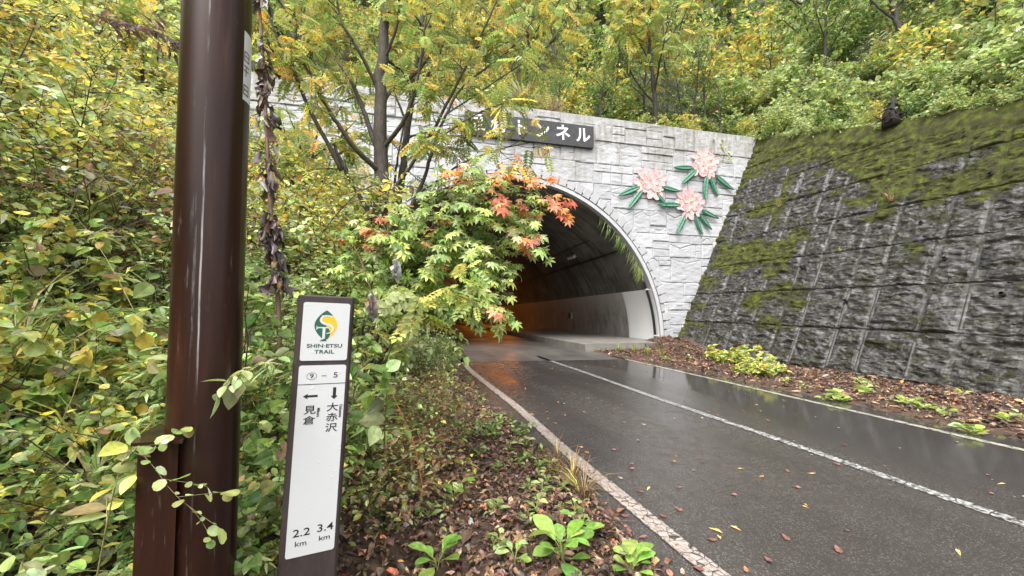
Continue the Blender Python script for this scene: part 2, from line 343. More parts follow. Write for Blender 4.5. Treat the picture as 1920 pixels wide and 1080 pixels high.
line('centre_line', [(4.4, -9), (4.41, 2), (4.45, 4), (4.45, 6), (4.56, 8.8), (4.59, 12.1)], .12, CENTRE)
line('right_edge_line', [(6.78, -9), (6.80, 3), (6.87, 5), (6.93, 7), (7.0, 9.5), (7.02, 11.7)], .11, EDGE_R)

# ---- left verge and bank
def q_edge(a): return 1.52 - .16 * (fbm(np.asarray(a) * 1.1, 3.3, 5) - .5) * 2 + .25 * sstep(10, 12, a)
def zbank(q, a):
    q = np.asarray(q, float); a = np.asarray(a, float); q0 = .15 - 2.6 * sstep(7.5, 12, a); e = q_edge(a)
    t = np.maximum(0, q0 - q); f = np.clip(e - q, 0, 1.4)
    z = .10 * f * (1 - .6 * sstep(8, 11, a)) + (.45 * t + .37 * np.maximum(0, t - 1.9)) * (.25 + .75 * sstep(-2.5, .6, a)) + .10 * np.clip(f, 0, 1) * (fbm(q * 1.5, a * 1.5, 3) - .5) + .5 * sstep(0, 1.5, t) * (fbm(q * .5, a * .5, 8) - .5)  # slope lowered behind the camera so the pole mirrors open sky
    return np.maximum(z, -.004 + .01 * np.clip(f * 8, 0, 1))
qs = np.concatenate([-np.geomspace(.05, 40, 90)[::-1], np.linspace(0, 1.75, 60)]); as_ = np.linspace(-9, 13.55, 190)
qq, aa = np.meshgrid(qs, as_); zz = zbank(qq, aa); zz[qq > q_edge(aa) + .02] = -.03
road_obj(MB().raw(np.stack([qq, aa, zz], -1), grid(len(qs), len(as_)), np.full((len(qs) - 1) * (len(as_) - 1), 4)), 'left_bank_terrain', SOIL, smooth=True)['kind'] = 'structure'
def on_bank(x, y): q, a = to_road(x, y); return float(zbank(q, a))
# ---- right verge
def q_edge_r(a): return 7.28 + .2 * (fbm(np.asarray(a) * .8, 9.1, 2) - .5) * 2 - .2 * sstep(8, 11, a)
def zverge(q, a):
    f = np.clip(np.asarray(q, float) - q_edge_r(a), 0, 4); return -.004 + np.clip(f * .12, 0, .03) + .03 * f * (fbm(np.asarray(q) * 2, np.asarray(a) * 2, 4)) - .09 * sstep(1.8, 3.3, f) * sstep(12.5, 10, a) + .36 * sstep(1.9, 3.3, f) * sstep(11.0, 13.4, a)
qs = np.linspace(7.0, 11.9, 70); as_ = np.linspace(-9, 13.9, 150); qq, aa = np.meshgrid(qs, as_); zz = zverge(qq, aa); zz[qq < q_edge_r(aa) - .02] = -.03
road_obj(MB().raw(np.stack([qq, aa, zz], -1), grid(70, 150), np.full(69 * 149, 4)), 'right_verge_terrain', SOIL, smooth=True)['kind'] = 'structure'
# ---- hillside behind the portal
def zhill(x, y): return 8.75 + .25 * np.clip(y, 0, 2) + .92 * np.maximum(0, y - 1.6) + .35 * np.maximum(0, y - 18) + .9 * (fbm(x * .18, y * .18, 21) - .5) * np.clip(y, 0, 6)
xs = np.linspace(-75, 75, 120); ys = .35 + np.concatenate([[0], np.geomspace(.4, 85, 70)]); xx, yy = np.meshgrid(xs, ys); zz = zhill(xx, yy)
o = struct(MB().raw(np.stack([xx, yy, zz], -1), grid(120, 71), np.full(119 * 70, 4)).build('hillside_terrain', HILLSOIL, smooth=True)); o.location = tuple(TUN); o.rotation_euler = (0, 0, PH)
# ---- retaining wall frame: s towards the camera, t up the slope, n out of the face
bb = R(16.1); WB = np.array([6.59, 16.36, 0.]); ws = np.array([math.sin(bb), -math.cos(bb), 0]); acr = np.array([math.cos(bb), math.sin(bb), 0])
wt = nrm(acr * .4715 + np.array([0, 0, 1.])); wn = np.cross(ws, wt)
def wall_pt(s, t, n=0.): return WB + ws * s + wt * t + wn * n
def t_top(s): return np.interp(s, [-30, -.4, .23, 2.4, 5.2, 7.1, 8.5, 12, 18], [10.2, 10.2, 10.1, 9.32, 8.2, 7.6, 7.2, 6.3, 5.2])
def rhill(s, d):
    s = np.asarray(s, float); d = np.asarray(d, float); P = WB + ws * s[..., None] + wt * (t_top(s) - .12)[..., None] + acr * (d - .03)[..., None]
    P[..., 2] += .30 * np.clip(d, 0, .8) + .80 * np.maximum(0, d - .6) + .8 * (fbm(s * .25, d * .25, 31) - .5) * np.clip(d, 0, 5); return P
ss, dd = np.meshgrid(np.linspace(-40, 18, 90), np.concatenate([[0], np.geomspace(.25, 75, 55)]))
struct(MB().raw(rhill(ss, dd), grid(90, 56), np.full(89 * 55, 4)).build('wall_top_hillside_terrain', HILLSOIL, smooth=True))

# ================================================================== RETAINING WALL
m = NT('mossy_wet_concrete'); co = m.coord()
n1 = m.noise(7, 7, m.coord((.6, 1.4, 1)), .65); n2 = m.noise(34, 6, co, .75); streak = m.noise(2.2, 5, m.coord((2.4, .22, 1)), .6)
c = m.ramp(n1, [(.30, (.016, .0155, .015)), (.48, (.062, .06, .057)), (.62, (.18, .177, .173)), (.78, (.34, .336, .33))]); c = m.mix(m.ramp(streak, [(.42, 0.), (.66, .8)]), c, (.02, .02, .021))
film = m.ramp(m.noise(3.2, 7, m.coord((.7, 1.6, 1)), .7), [(.44, 0.), (.62, .75)]); c = m.mix(film, c, (.030, .027, .010)); rib = m.attr('rib').outputs['Fac']; c = m.mix(m.math('MULTIPLY', rib, .6), c, (.05, .05, .051))
ms = m.math('ADD', m.attr('moss').outputs['Fac'], m.math('MULTIPLY', m.math('SUBTRACT', m.noise(16, 6, m.coord((.7, 1.2, 1)), .75), .5), 1.5)); mk = m.ramp(ms, [(.42, 0.), (.60, 1.)])
mc = m.ramp(m.noise(5, 6, co, .7), [(.3, (.022, .020, .006)), (.48, (.065, .066, .012)), (.62, (.125, .16, .014)), (.74, (.24, .34, .02))]); m.base(m.mix(mk, c, mc))
m.rough(m.math('MAXIMUM', m.mix(mk, m.ramp(n2, [(.3, .08), (.7, .30)]), .9), m.math('MULTIPLY', rib, .62))); m.bump(m.math('ADD', m.math('MULTIPLY', n2, .5), m.math('MULTIPLY', m.math('MULTIPLY', mk, m.noise(90, 4, co)), 1.6)), 1.0, .03); WALL = m.m
ns, nv = 540, 300; sv_ = np.linspace(-.5, 17.5, ns); ss, vv = np.meshgrid(sv_, np.linspace(0, 1, nv)); tt = -.35 + (t_top(ss) + .35) * vv
per = 1.715; base_s = 1.52
r1 = np.abs((ss - base_s + per / 2) % per - per / 2); r2 = np.abs((ss - base_s - 1.03 + per / 2) % per - per / 2)
row = np.floor(tt / 1.215); c1 = np.round((ss - base_s) / per); c2 = np.round((ss - base_s - 1.03) / per)
ribm = np.maximum((r1 < .017) * (_h(c1, row, 3) < np.where(row < 3, .66, .16)), (r2 < .017) * (_h(c2, row, 4) < np.where(row < 3, .5, .12))) * (tt < t_top(ss) - 1.6) * (((tt / 1.215) % 1) > .08) * (((tt / 1.215) % 1) < .72 + .24 * _h(c1 + c2, row, 12)); near = np.minimum(r1, r2)
course = np.abs((tt + .6) % 1.215 - .6)
wx = ss + .10 * fbm(ss * 3, tt * 3, 40); wy = tt + .22 * (fbm(ss * 1.7, tt * 1.2, 41) - .5)
rock = fbm(wx * 2.1, wy * 5.4, 42, 5); rk = rock * 7 + .6 * fbm(ss * 9, tt * 9, 52); rock = .45 * rock + .55 * (np.floor(rk) + sstep(.3, .7, rk % 1)) / 7 - .04; rid = 1 - np.abs(2 * fbm(wx * 2.7 + 9, wy * 6.2, 43, 3) - 1)
hh = .15 * (rock - .42) + .09 * (rid - .6) + .02 * (fbm(ss * 18, tt * 26, 44, 2) - .5) + .03 * (_h(np.floor((ss - base_s) / per * 2), row, 9) - .5)
hh = hh * sstep(0, .06, near - .03) * sstep(0, .05, course); hh = np.where(ribm > 0, .02, hh); hh -= .03 * (course < .016)
capm = sstep(-.75, -.55, tt - t_top(ss)); hh = hh * (1 - capm) + capm * (.05 + .05 * (fbm(ss * 4, tt * 4, 45) - .5))
top_d = t_top(ss) - tt
moss = .95 * np.exp(-np.maximum(0, top_d - .7 - 1.1 * (fbm(ss * .9, tt * .4, 50) - .35)) / .8) + .95 * sstep(.56, .72, fbm(ss * .55 + 3, tt * .5, 46, 4)) * sstep(0, 4, tt) + .62 * sstep(2.2, .0, ss + .8 * fbm(ss, tt * 1.5, 51)) + .45 * sstep(.45, .7, fbm(ss * 1.3, tt * 2.6, 47)) + .22 * fbm(ss * 3, tt * 5, 48) - .16 + .55 * np.exp(-((ss - 6.0) / .9) ** 2 - ((top_d - 2) / 1.5) ** 2)
moss = np.where(ribm > 0, moss - .25, moss)
rw = empty('retaining_wall', (0, 0, 0), 0, 'dark wet concrete retaining wall of rough panels, mossy along its top, leaning back right of the road', 'retaining wall')
rw.matrix_world = Matrix(((ws[0], wt[0], wn[0], WB[0]), (ws[1], wt[1], wn[1], WB[1]), (ws[2], wt[2], wn[2], WB[2]), (0, 0, 0, 1)))
mb = MB().raw(np.stack([ss, tt, hh], -1), grid(ns, nv), np.full((ns - 1) * (nv - 1), 4))
mb.build('panel_face', WALL, rw, False, {'moss': moss, 'rib': ribm})
mb = MB(); k = 60; sx = np.linspace(-.5, 17.5, k)
V = np.concatenate([np.stack([sx, t_top(sx), .05 + 0 * sx], -1), np.stack([sx, t_top(sx) + .02, -.45 + 0 * sx], -1)]).reshape(2, k, 3)
mb.raw(V, grid(k, 2), np.full(k - 1, 4)).build('coping', WALL, rw, False, {'moss': np.full(2 * k, .9), 'rib': np.zeros(2 * k)})
PIPE_D = plain('weep_pipe', (.03, .03, .032), .4)
for s_, t_ in ((7.85, 3.05), (8.9, 2.1), (7.2, 4.15), (8.25, 5.2), (8.95, 4.1), (5.1, 4.7), (4.4, 3.2), (9.4, 5.4), (6.0, 2.0), (2.9, 3.2)):
    mb = MB(); th = np.linspace(0, 2 * math.pi, 13)[:-1]
    for r0, r1_, z0, z1 in ((.045, .045, .10, -.1), (.036, .045, .10, .10), (.036, .036, -.06, .10)):
        V = [(s_ + r * math.cos(a), t_ + r * math.sin(a), z) for r, z in ((r0, z0), (r1_, z1)) for a in th]
        mb.faces(V, [(i, (i + 1) % 12, 12 + (i + 1) % 12, 12 + i) for i in range(12)])
    mb.faces([(s_ + .036 * math.cos(a), t_ + .036 * math.sin(a), .0) for a in th], [tuple(range(12))]); mb.build('weep_hole', PIPE_D, rw)

# ================================================================== TUNNEL PORTAL
m = NT('white_stone_relief').set(Roughness=.62); co = m.coord(); n1 = m.noise(3.2, 8, co, .7); n2 = m.noise(28, 5, co, .7)
c = m.mix(m.ramp(n2, [(.35, 0.), (.7, .55)]), m.mix(m.attr('tone').outputs['Fac'], (.44, .448, .468), (.58, .588, .612)), (.36, .36, .37))
st = m.math('MULTIPLY', m.attr('stain').outputs['Fac'], m.ramp(m.noise(2.6, 7, m.coord((2.2, 1, .5)), .7), [(.36, .15), (.62, 1.)])); c = m.mix(m.math('MULTIPLY', st, .8), c, (.23, .215, .17))
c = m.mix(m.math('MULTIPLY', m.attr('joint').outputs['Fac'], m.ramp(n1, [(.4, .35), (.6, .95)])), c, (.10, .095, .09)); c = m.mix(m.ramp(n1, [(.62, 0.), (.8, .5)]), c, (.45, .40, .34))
m.base(c).bump(m.math('ADD', n2, m.noise(110, 3, co)), .5, .012); STONE = m.m
rng = np.random.default_rng(11)
XL, XR, ZT = -15.5, 11.45, 9.2; nx, nz = 900, 308; xs = np.linspace(XL, XR, nx); zs = np.linspace(-.12, ZT, nz)
H_ = np.zeros((nz, nx)); J = np.zeros((nz, nx)); TONE = np.full((nz, nx), .5)
def block(x0, x1, z0, z1, chev=0):
    i0, i1 = np.searchsorted(xs, [x0, x1]); j0, j1 = np.searchsorted(zs, [z0, z1])
    if i1 <= i0 or j1 <= j0: return
    X, Z = np.meshgrid(xs[i0:i1], zs[j0:j1]); sd = int(rng.integers(1e6)); wob = .02 * (fbm(X * 4, Z * 4, sd % 977) - .5)
    dx = np.minimum(X - x0, x1 - X) + wob; dz0, dz1 = Z - z0 + wob, z1 - Z + wob; d = np.minimum(dx, np.minimum(dz0, dz1))
    off = .03 + .05 * rng.random(); tx, tz = .05 * (rng.random(2) - .5); tone = rng.random()
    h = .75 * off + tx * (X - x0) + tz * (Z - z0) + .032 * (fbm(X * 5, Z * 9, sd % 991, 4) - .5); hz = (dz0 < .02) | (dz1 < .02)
    if chev:
        tent = 1 - np.abs(2 * (X - x0) / (x1 - x0) - 1); ln = z1 - (.24 if chev > 0 else .07) + chev * .17 * tent; dc = np.abs(Z - ln + wob)
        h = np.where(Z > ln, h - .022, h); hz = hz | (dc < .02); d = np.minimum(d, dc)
    cr_ = (rng.random() < .3) * np.exp(-(np.abs(Z - (z0 + (z1 - z0) * .5) - .12 * (fbm(X * 3, Z, sd % 887) - .5)) / .014) ** 2) * (vnoise(X * 3, 0 * X, sd % 873) > .45)
    H_[j0:j1, i0:i1] = (h - .02 * cr_) * sstep(0, .03, d); J[j0:j1, i0:i1] = np.where((d < .016), np.where(hz, .75, .4), .6 * cr_); TONE[j0:j1, i0:i1] = tone  # J: cracks and joints, level joints painted darker as shade under the ledges
z = 0.
while z < ZT:
    bh = min(float(rng.choice([.93, 1.05, .8])), ZT - z + .01)
    if ZT - z - bh < .3: bh = ZT - z + .01
    x = XL - rng.random()
    while x < XR:
        bw = float(rng.choice([.98, .98, .75, 1.45, .55])); k = rng.random()
        if k < .38: block(x, x + bw, z, z + bh, int(rng.choice([1, 1, -1, 0])))
        elif k < .76: s_ = bh * float(rng.choice([.35, .5, .65])); block(x, x + bw, z, z + s_, int(rng.choice([0, 0, 0, -1]))); block(x, x + bw, z + s_, z + bh, int(rng.choice([0, 0, 1])))
        elif k < .88:
            for q in range(3): block(x, x + bw, z + bh * q / 3, z + bh * (q + 1) / 3)
        else: block(x, x + bw * .5, z, z + bh * .6); block(x + bw * .5, x + bw, z, z + bh * .6); block(x, x + bw, z + bh * .6, z + bh)
        x += bw
    z += bh
X, Z = np.meshgrid(xs, zs); rad = np.hypot(X, Z - .27); ok = rad > 6.42
ok[Z < .27] = (np.abs(X) > 6.42)[Z < .27]
stain = 1.15 * sstep(1.6, 0, ZT - Z) + .9 * sstep(.5, .72, fbm(X * 1.6, Z * .25, 61)) * sstep(4.5, 1, ZT - Z) + .5 * sstep(1.2, 0, Z) + .8 * np.exp(-((X - 7.7) / 1.3) ** 2) * sstep(2.6, .4, ZT - Z)
gf = grid(nx, nz); gf = gf[ok.ravel()[gf].all(1)]
tp = empty('tunnel_portal', TUN, PH, 'pale stone-patterned tunnel portal with a round arch of small stones', 'tunnel portal')
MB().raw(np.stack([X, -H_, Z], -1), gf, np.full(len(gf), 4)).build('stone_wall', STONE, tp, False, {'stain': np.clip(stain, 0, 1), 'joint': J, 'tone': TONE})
def plain_attrs(mb, st=.2, tone=.5): n = mb.k; return {'stain': np.full(n, st), 'joint': np.zeros(n), 'tone': np.full(n, tone)}
mb = MB(); mb.box(((XL + XR) / 2, .28, ZT - .16), (XR - XL, .6, .32)); mb.build('coping', STONE, tp, False, plain_attrs(mb, 1.))
mb = MB(); nvs = 58; a0, a1 = R(-2), R(182); tones = []
for i in range(nvs):
    b0, b1 = a0 + (a1 - a0) * (i + .025) / nvs, a0 + (a1 - a0) * (i + .975) / nvs; y0 = -.035 - .03 * rng.random(); ro = 6.62 + .10 * rng.random() + (.03 if i % 2 else 0); V = []
    for rr, ins in ((6.29, .012), (ro, .012)):
        for a in (b0, b1): V.append((rr * math.cos(a), .10, .27 + rr * math.sin(a)))
    for rr in (6.29 + .03, ro - .03):
        for a in (b0 + .004, b1 - .004): V.append((rr * math.cos(a), y0 - .012 * rng.random(), .27 + rr * math.sin(a)))
    mb.faces(V, [(0, 2, 6, 4), (2, 3, 7, 6), (3, 1, 5, 7), (1, 0, 4, 5), (4, 6, 7, 5)]); tones += [rng.random()] * 8
mb.build('arch_ring', STONE, tp, False, {'stain': np.full(mb.k, .2), 'joint': np.zeros(mb.k), 'tone': tones})
def arc_sheet(mb, prof, b0, b1, n, mi=0):     # prof: list of (radius, y)
    k = len(prof); th = np.linspace(b0, b1, n); V = np.array([[(r * math.cos(a), y, .27 + r * math.sin(a)) for (r, y) in prof] for a in th]); return mb.raw(V, grid(k, n), np.full((k - 1) * (n - 1), 4), None, mi)
mb = MB(); arc_sheet(mb, [(6.16, .5), (6.15, -.03), (6.285, -.03), (6.285, .1)], R(-2.2), R(182.2), 90); mb.build('arch_edge', STONE, tp, False, plain_attrs(mb, .1, .9))
mb = MB(); arc_sheet(mb, [(6.41, -.002), (6.72, -.002)], R(-2.2), R(182.2), 120); mb.build('mortar_band', STONE, tp, True, {**plain_attrs(mb), 'joint': np.full(mb.k, .6)})

# ================================================================== TUNNEL
m = NT('sooty_lining').set(Roughness=.7); f = m.noise(.9, 7, m.coord((1, .5, 1)), .65); s2 = m.noise(1.5, 5, m.coord((.35, 2.2, .35)), .6)
c = m.ramp(f, [(.3, (.07, .067, .063)), (.55, (.16, .155, .145)), (.75, (.25, .245, .23))]); m.base(m.mix(m.ramp(s2, [(.5, 0.), (.68, .8)]), c, (.02, .02, .018))).bump(m.noise(30, 4), .3, .01); LINING = m.m
m = NT('soiled_wall_panel').set(Roughness=.35); co = m.coord(); sep = m.n('SeparateXYZ'); m.l(co, sep.inputs[0])
dirt = m.ramp(m.noise(2.2, 7, m.coord((1, 1.3, .45)), .7), [(.28, .15), (.62, 1.)]); drip = m.ramp(m.noise(9, 5, m.coord((1, 1.6, .16)), .65), [(.40, 0.), (.7, 1.)])
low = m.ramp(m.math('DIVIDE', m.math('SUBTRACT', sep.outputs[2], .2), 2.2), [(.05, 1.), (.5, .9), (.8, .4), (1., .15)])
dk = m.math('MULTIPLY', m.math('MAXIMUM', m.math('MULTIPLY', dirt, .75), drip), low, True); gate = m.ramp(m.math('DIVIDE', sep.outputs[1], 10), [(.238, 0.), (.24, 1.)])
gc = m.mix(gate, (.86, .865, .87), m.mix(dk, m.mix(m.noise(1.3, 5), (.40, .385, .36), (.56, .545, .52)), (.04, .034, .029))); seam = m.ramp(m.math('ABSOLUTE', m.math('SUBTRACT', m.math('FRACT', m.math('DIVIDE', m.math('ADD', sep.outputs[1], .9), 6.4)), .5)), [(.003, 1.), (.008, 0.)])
m.base(m.mix(m.math('MULTIPLY', seam, .5), gc, (.6, .58, .55))); PANEL = m.m
tu = empty('tunnel', TUN, PH, 'dark tunnel with sooty vault, pale lower wall panels and raised walkways', 'tunnel')
def zd(y): return -.019 * np.maximum(y, 0)
ys = np.concatenate([[.02], np.linspace(1, 62, 50)])
def shell(name, rr, b0, b1, mat, n=40):
    th = np.linspace(b0, b1, n); A, Y = np.meshgrid(th, ys); V = np.stack([rr * np.cos(A), Y, .27 + rr * np.sin(A) + zd(Y)], -1)
    return MB().raw(V, grid(n, len(ys)), np.full((n - 1) * (len(ys) - 1), 4)).build(name, mat, tu, True)
b24 = math.asin((2.4 - .27) / 6.16); shell('lining', 6.16, b24 - .01, math.pi - b24 + .01, LINING, 60)
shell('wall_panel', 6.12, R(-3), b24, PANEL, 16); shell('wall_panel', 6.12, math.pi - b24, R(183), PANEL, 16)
CURB = plain('walkway_concrete', (.19, .18, .16), .6, .35, 2.5, .3)
for sg in (1, -1):
    mb = MB(); yk = np.concatenate([[-.75, -.02], np.linspace(1, 62, 40)]); P = [(2.55, -.1), (2.57, .24), (2.61, .27), (6.3, .31)] 
    V = np.array([[(sg * x, y, z + zd(y)) for (x, z) in P] for y in yk]); mb.raw(V, grid(4, len(yk)), np.full(3 * (len(yk) - 1), 4))
    e = [(sg * x, yk[0], z) for x, z in P] + [(sg * 6.3, yk[0], -.1)]; mb.faces(e, [tuple(range(5))]); mb.build('walkway', CURB, tu)
mb = MB(); th = np.linspace(R(-3), R(183), 40); mb.faces([(6.2 * math.cos(a), 61.9, .27 + 6.2 * math.sin(a) - 1.18) for a in th], [tuple(range(40))]); mb.build('sky_block_cap', LINING, tu)  # added cap over the far end, keeps the sky out of the tunnel
CABLE = plain('black_cable', (.012, .012, .012), .5)
mb = MB(); b = R(38); mb.tube([(6.10 * math.cos(b), y, .27 + 6.10 * math.sin(b) + zd(y)) for y in np.linspace(.3, 60, 40)], .035, 6); b = R(47)
mb.tube([(6.1 * math.cos(b), y, .27 + 6.1 * math.sin(b) + zd(y)) for y in np.linspace(2.5, 60, 40)], .02, 6); mb.build('cable', CABLE, tu, True)
m = NT('sodium_lamp_glass'); m.p.inputs['Emission Color'].default_value = (1, .33, .04, 1); m.p.inputs['Emission Strength'].default_value = 4; SOD = m.m
HOUS = plain('lamp_housing', (.3, .31, .32), .4)
GLASS_OFF = plain('unlit_lamp_glass', (.55, .57, .58), .25)
for i, (y, lit, sg) in enumerate([(5.2, 0, 1), (19, 1, 1), (26, 1, 1), (33, 1, 1), (40, 1, 1), (52, 1, 1), (24, 1, -1), (34, 1, -1), (40, 1, -1)]):
    b = R(43 if sg > 0 else 137); p = tun(5.98 * math.cos(b), y, .27 + 5.98 * math.sin(b) + zd(y))
    lab = 'unlit grey tube lamp fixed to the tunnel vault near its mouth' if not lit else 'lit orange sodium lamp deep inside the tunnel'
    e = empty('tunnel_lamp', p, PH, lab, 'lamp', None if not lit else 'lit lamps along the tunnel'); e.rotation_euler = (0, (math.pi / 2 - b) * 1., PH)
    MB().box((0, 0, .03), (.17, .9, .10)).build('housing', HOUS, e); MB().box((0, 0, -.045), (.13, .84, .05)).build('lens', SOD if lit else GLASS_OFF, e)
    if lit:
        ld = bpy.data.lights.new('sodium_light', 'AREA'); ld.shape = 'RECTANGLE'; ld.size = .14; ld.size_y = .85; ld.energy = 34; ld.color = (1, .30, .035)
        lo = bpy.data.objects.new('sodium_light', ld); COL.objects.link(lo); lo.parent = e; lo.location = (0, 0, -.09)
b = R(12); bx = empty('emergency_box', tun(6.03 * math.cos(R(9)), 9.3, 1.05 + .1), PH, 'small dark emergency box set on the soiled tunnel wall', 'emergency box')
MB().box((0, 0, 0), (.16, .5, .42)).build('cabinet', plain('box_frame', (.2, .19, .17), .5), bx); MB().box((-.085, 0, 0), (.01, .36, .28)).build('door', CABLE, bx)
# ================================================================== DRAIN PIPE at the tunnel mouth
dp = empty('drain_pipe', TUN, PH, 'black drain pipe curving down the right side of the tunnel mouth', 'drain pipe')
PIPE = plain('black_pipe', (.014, .014, .015), .3, .2, 6); BAND = plain('pipe_band', (.45, .46, .47), .35)
mb = MB(); th = np.linspace(R(-.5), R(25), 16); mb.tube([(5.97 * math.cos(a), .10, .27 + 5.97 * math.sin(a)) for a in th], .055, 10); mb.build('pipe', PIPE, dp, True)
for a in (R(2.2), R(20.5)):
    mb = MB(); c = (5.97 * math.cos(a), .10, .27 + 5.97 * math.sin(a)); t = (-math.sin(a) * .03, 0, math.cos(a) * .03)
    mb.tube([(c[0] - t[0], c[1], c[2] - t[2]), (c[0] + t[0], c[1], c[2] + t[2])], .066, 10); mb.box((c[0] + .11, .10, c[2]), (.16, .03, .05)); mb.build('bracket', BAND, dp, True)
# ================================================================== NAME PLAQUE
np_ = empty('name_plaque', tun(6.17 - 5.55, -.105, 8.28), PH, 'dark rectangular name plaque with white brush characters above the arch', 'name plaque')
m = NT('dark_slate').set(Roughness=.55); m.base(m.ramp(m.noise(7, 6), [(.3, (.03, .031, .033)), (.7, (.06, .061, .064))])); SLATE = m.m
MB().box((0, 0, 0), (5.06, .14, .86)).build('plate', SLATE, np_)
WHITE = plain('white_lettering', (.8, .8, .8), .5, .05); Rx = Matrix.Rotation(R(90), 4, 'X')
for i, ch in enumerate('見倉トンネル'): mb = MB(); mb.text(ch, .66, Matrix.Translation((-2.08 + i * .833, -.076, 0)) @ Rx @ Matrix.Rotation(R(3), 4, 'Z'), bold=.014, sx=.95); mb.build('character', WHITE, np_)
# ================================================================== RHODODENDRON RELIEFS
rng = np.random.default_rng(5)
def relief(u, z, wd, ht, leaves, label, nb=8):
    e = empty('rhododendron_relief', tun(6.17 + u, -.11, z), PH, label, 'flower relief'); mb = MB()
    for i in range(nb):
        if i < 6: a = i / 6 * 6.283 + .8 * rng.random(); rr = .45 + .2 * rng.random()
        else: a = rng.random() * 6.283; rr = .25 * rng.random()
        cx, cz = wd / 2 * rr * math.cos(a), ht / 2 * rr * math.sin(a); sz = .36 + .08 * rng.random(); tone = rng.random(); cy = -.02 - .015 * rng.random() - (.015 if i >= 6 else 0)
        for k in range(5):
            t = k * 1.2566 + rng.random() * .5; d = np.array([math.cos(t), 0, math.sin(t)]); p = np.array([-math.sin(t), 0, math.cos(t)]); c = np.array([cx, cy, cz])
            V = [c, c + d * sz * .3 + p * sz * .24 + [0, -.015, 0], c + d * sz * .7 + p * sz * .33 + [0, -.032, 0], c + d * sz * .98 + p * .05 + [0, -.012, 0], c + d * sz * .92 - p * .07 + [0, -.02, 0], c + d * sz * .66 - p * sz * .33 + [0, -.028, 0], c + d * sz * .28 - p * sz * .22 + [0, -.015, 0]]
            edge = np.array([.74, .53 - .16 * tone, .54 - .14 * tone]); mid = np.array([.76, .69, .66]); ctr = np.array([.76, .68, .54]) if rng.random() < .6 else np.array([.78, .50, .50])
            mb.faces(V, [(0, 1, 2), (0, 2, 3), (0, 3, 4), (0, 4, 5), (0, 5, 6)], np.array([ctr, mid, edge * 1.02, edge, edge * .9, edge, mid]))
        for k in range(4):
            t = rng.random() * 6.283; mb.tube([(cx, cy - .02, cz), (cx + .1 * math.cos(t), cy - .07, cz + .1 * math.sin(t))], .008, 4, 0, (.75, .5, .3))
    mb.build('blossom', PET, e); g = np.random.default_rng(3)
    for x, y, ang, L in leaves:
        L *= 1.12
        d = np.array([math.cos(R(ang)), 0, math.sin(R(ang))]); p = np.array([-d[2], 0, d[0]]); V = []; cols = []; n = 13
        for i in range(n):
            t = i / (n - 1); wv = .5 * .235 * L * math.sin(math.pi * min(1, t ** .8 * .98 + .02)) ** .7 + .004; c = np.array([x, -.02, y]) + d * L * t; rib = .008 * (i % 2)
            for f, dy in ((-1, -.005), (-.5, -.05 - rib), (0, -.032), (.5, -.05 - rib), (1, -.005)):
                V.append(c + p * wv * f + [0, dy, 0]); cols.append(np.array([.035, .17, .105]) * (1.35 if i % 2 else .8) if f else np.array([.16, .32, .22]))
        MB().raw(V, grid(5, n), np.full(4 * (n - 1), 4), np.array(cols)).build('leaf', PET, e)
m = NT('relief_paint').set(Roughness=.5); m.base(m.mix(1, m.ramp(m.noise(18, 4), [(.3, .8), (.7, 1.1)]), m.attr('col').outputs['Color'], 'MULTIPLY')); PET = m.m
relief(-.5, 6.68, 1.42, 1.12, [(-.5, -.2, 205, .95), (-.38, -.32, 232, .95), (.5, -.12, -8, .78), (.25, -.38, -46, .65)], 'leftmost pink flower relief, nearest the tunnel arch')
relief(2.05, 7.72, 1.45, 1.12, [(-.55, -.22, 185, .85), (-.4, -.3, 222, .9), (.1, -.48, 264, .95), (.3, -.5, 290, .8), (.5, -.45, -32, .95)], 'topmost pink flower relief, with five green leaves')
relief(1.35, 5.98, 1.42, 1.12, [(-.5, -.1, 184, .95), (-.25, -.48, 243, .85), (.22, -.5, 292, .75), (.4, -.4, -48, .78), (.5, -.25, -20, .8)], 'lowest pink flower relief, nearest the mossy retaining wall')
# ================================================================== STEEL POLE
m = NT('brown_painted_steel'); co = m.coord(); f = m.noise(5, 6, m.coord((3, 3, .25)), .65)
c = m.ramp(f, [(.3, (.014, .006, .004)), (.55, (.027, .0105, .0068)), (.8, (.052, .020, .011))]); c = m.mix(m.ramp(m.noise(7, 5, m.coord((4, 4, .35))), [(.60, 0.), (.78, .45)]), c, (.13, .06, .028))
scr = m.ramp(m.noise(9, 6, m.coord((7, 7, .5)), .7), [(.62, 0.), (.76, 1.)]); c = m.mix(m.math('MULTIPLY', scr, .42), c, (.34, .32, .32))
sx = m.n('SeparateXYZ'); m.l(co, sx.inputs[0]); an = m.math('ADD', m.math('ARCTAN2', sx.outputs[1], sx.outputs[0]), m.math('MULTIPLY', m.math('SUBTRACT', m.noise(3, 4, m.coord((0, 0, 1.2))), .5), .10))
lng = m.noise(2.2, 7, m.coord((16, 16, .9)), .75)
for a0_, wd_, th_0 in ((-66, .035, .42), (-76, .05, .55), (-58, .02, .58)):      # limescale runs down the paint
    band = m.ramp(m.math('DIVIDE', m.math('ABSOLUTE', m.math('SUBTRACT', an, R(a0_))), wd_), [(.3, 1.), (1., 0.)]); k_ = m.math('MULTIPLY', band, m.ramp(lng, [(th_0, 0.), (th_0 + .16, .8)])); c = m.mix(m.math('MULTIPLY', k_, m.ramp(m.math('DIVIDE', sx.outputs[2], 3.2), [(.40, 0.), (.52, 1.)])), c, (.42, .40, .40))
m.base(c); m.rough(m.mix(scr, .3, .55)).bump(m.noise(60, 3), .06, .002); m.p.inputs['Specular IOR Level'].default_value = .32; STEEL = m.m
PD, PR = 1.08, .0800
ptop, pbot = at(410, 0, PD), at(376, 1000, PD); ax = nrm(ptop - pbot)
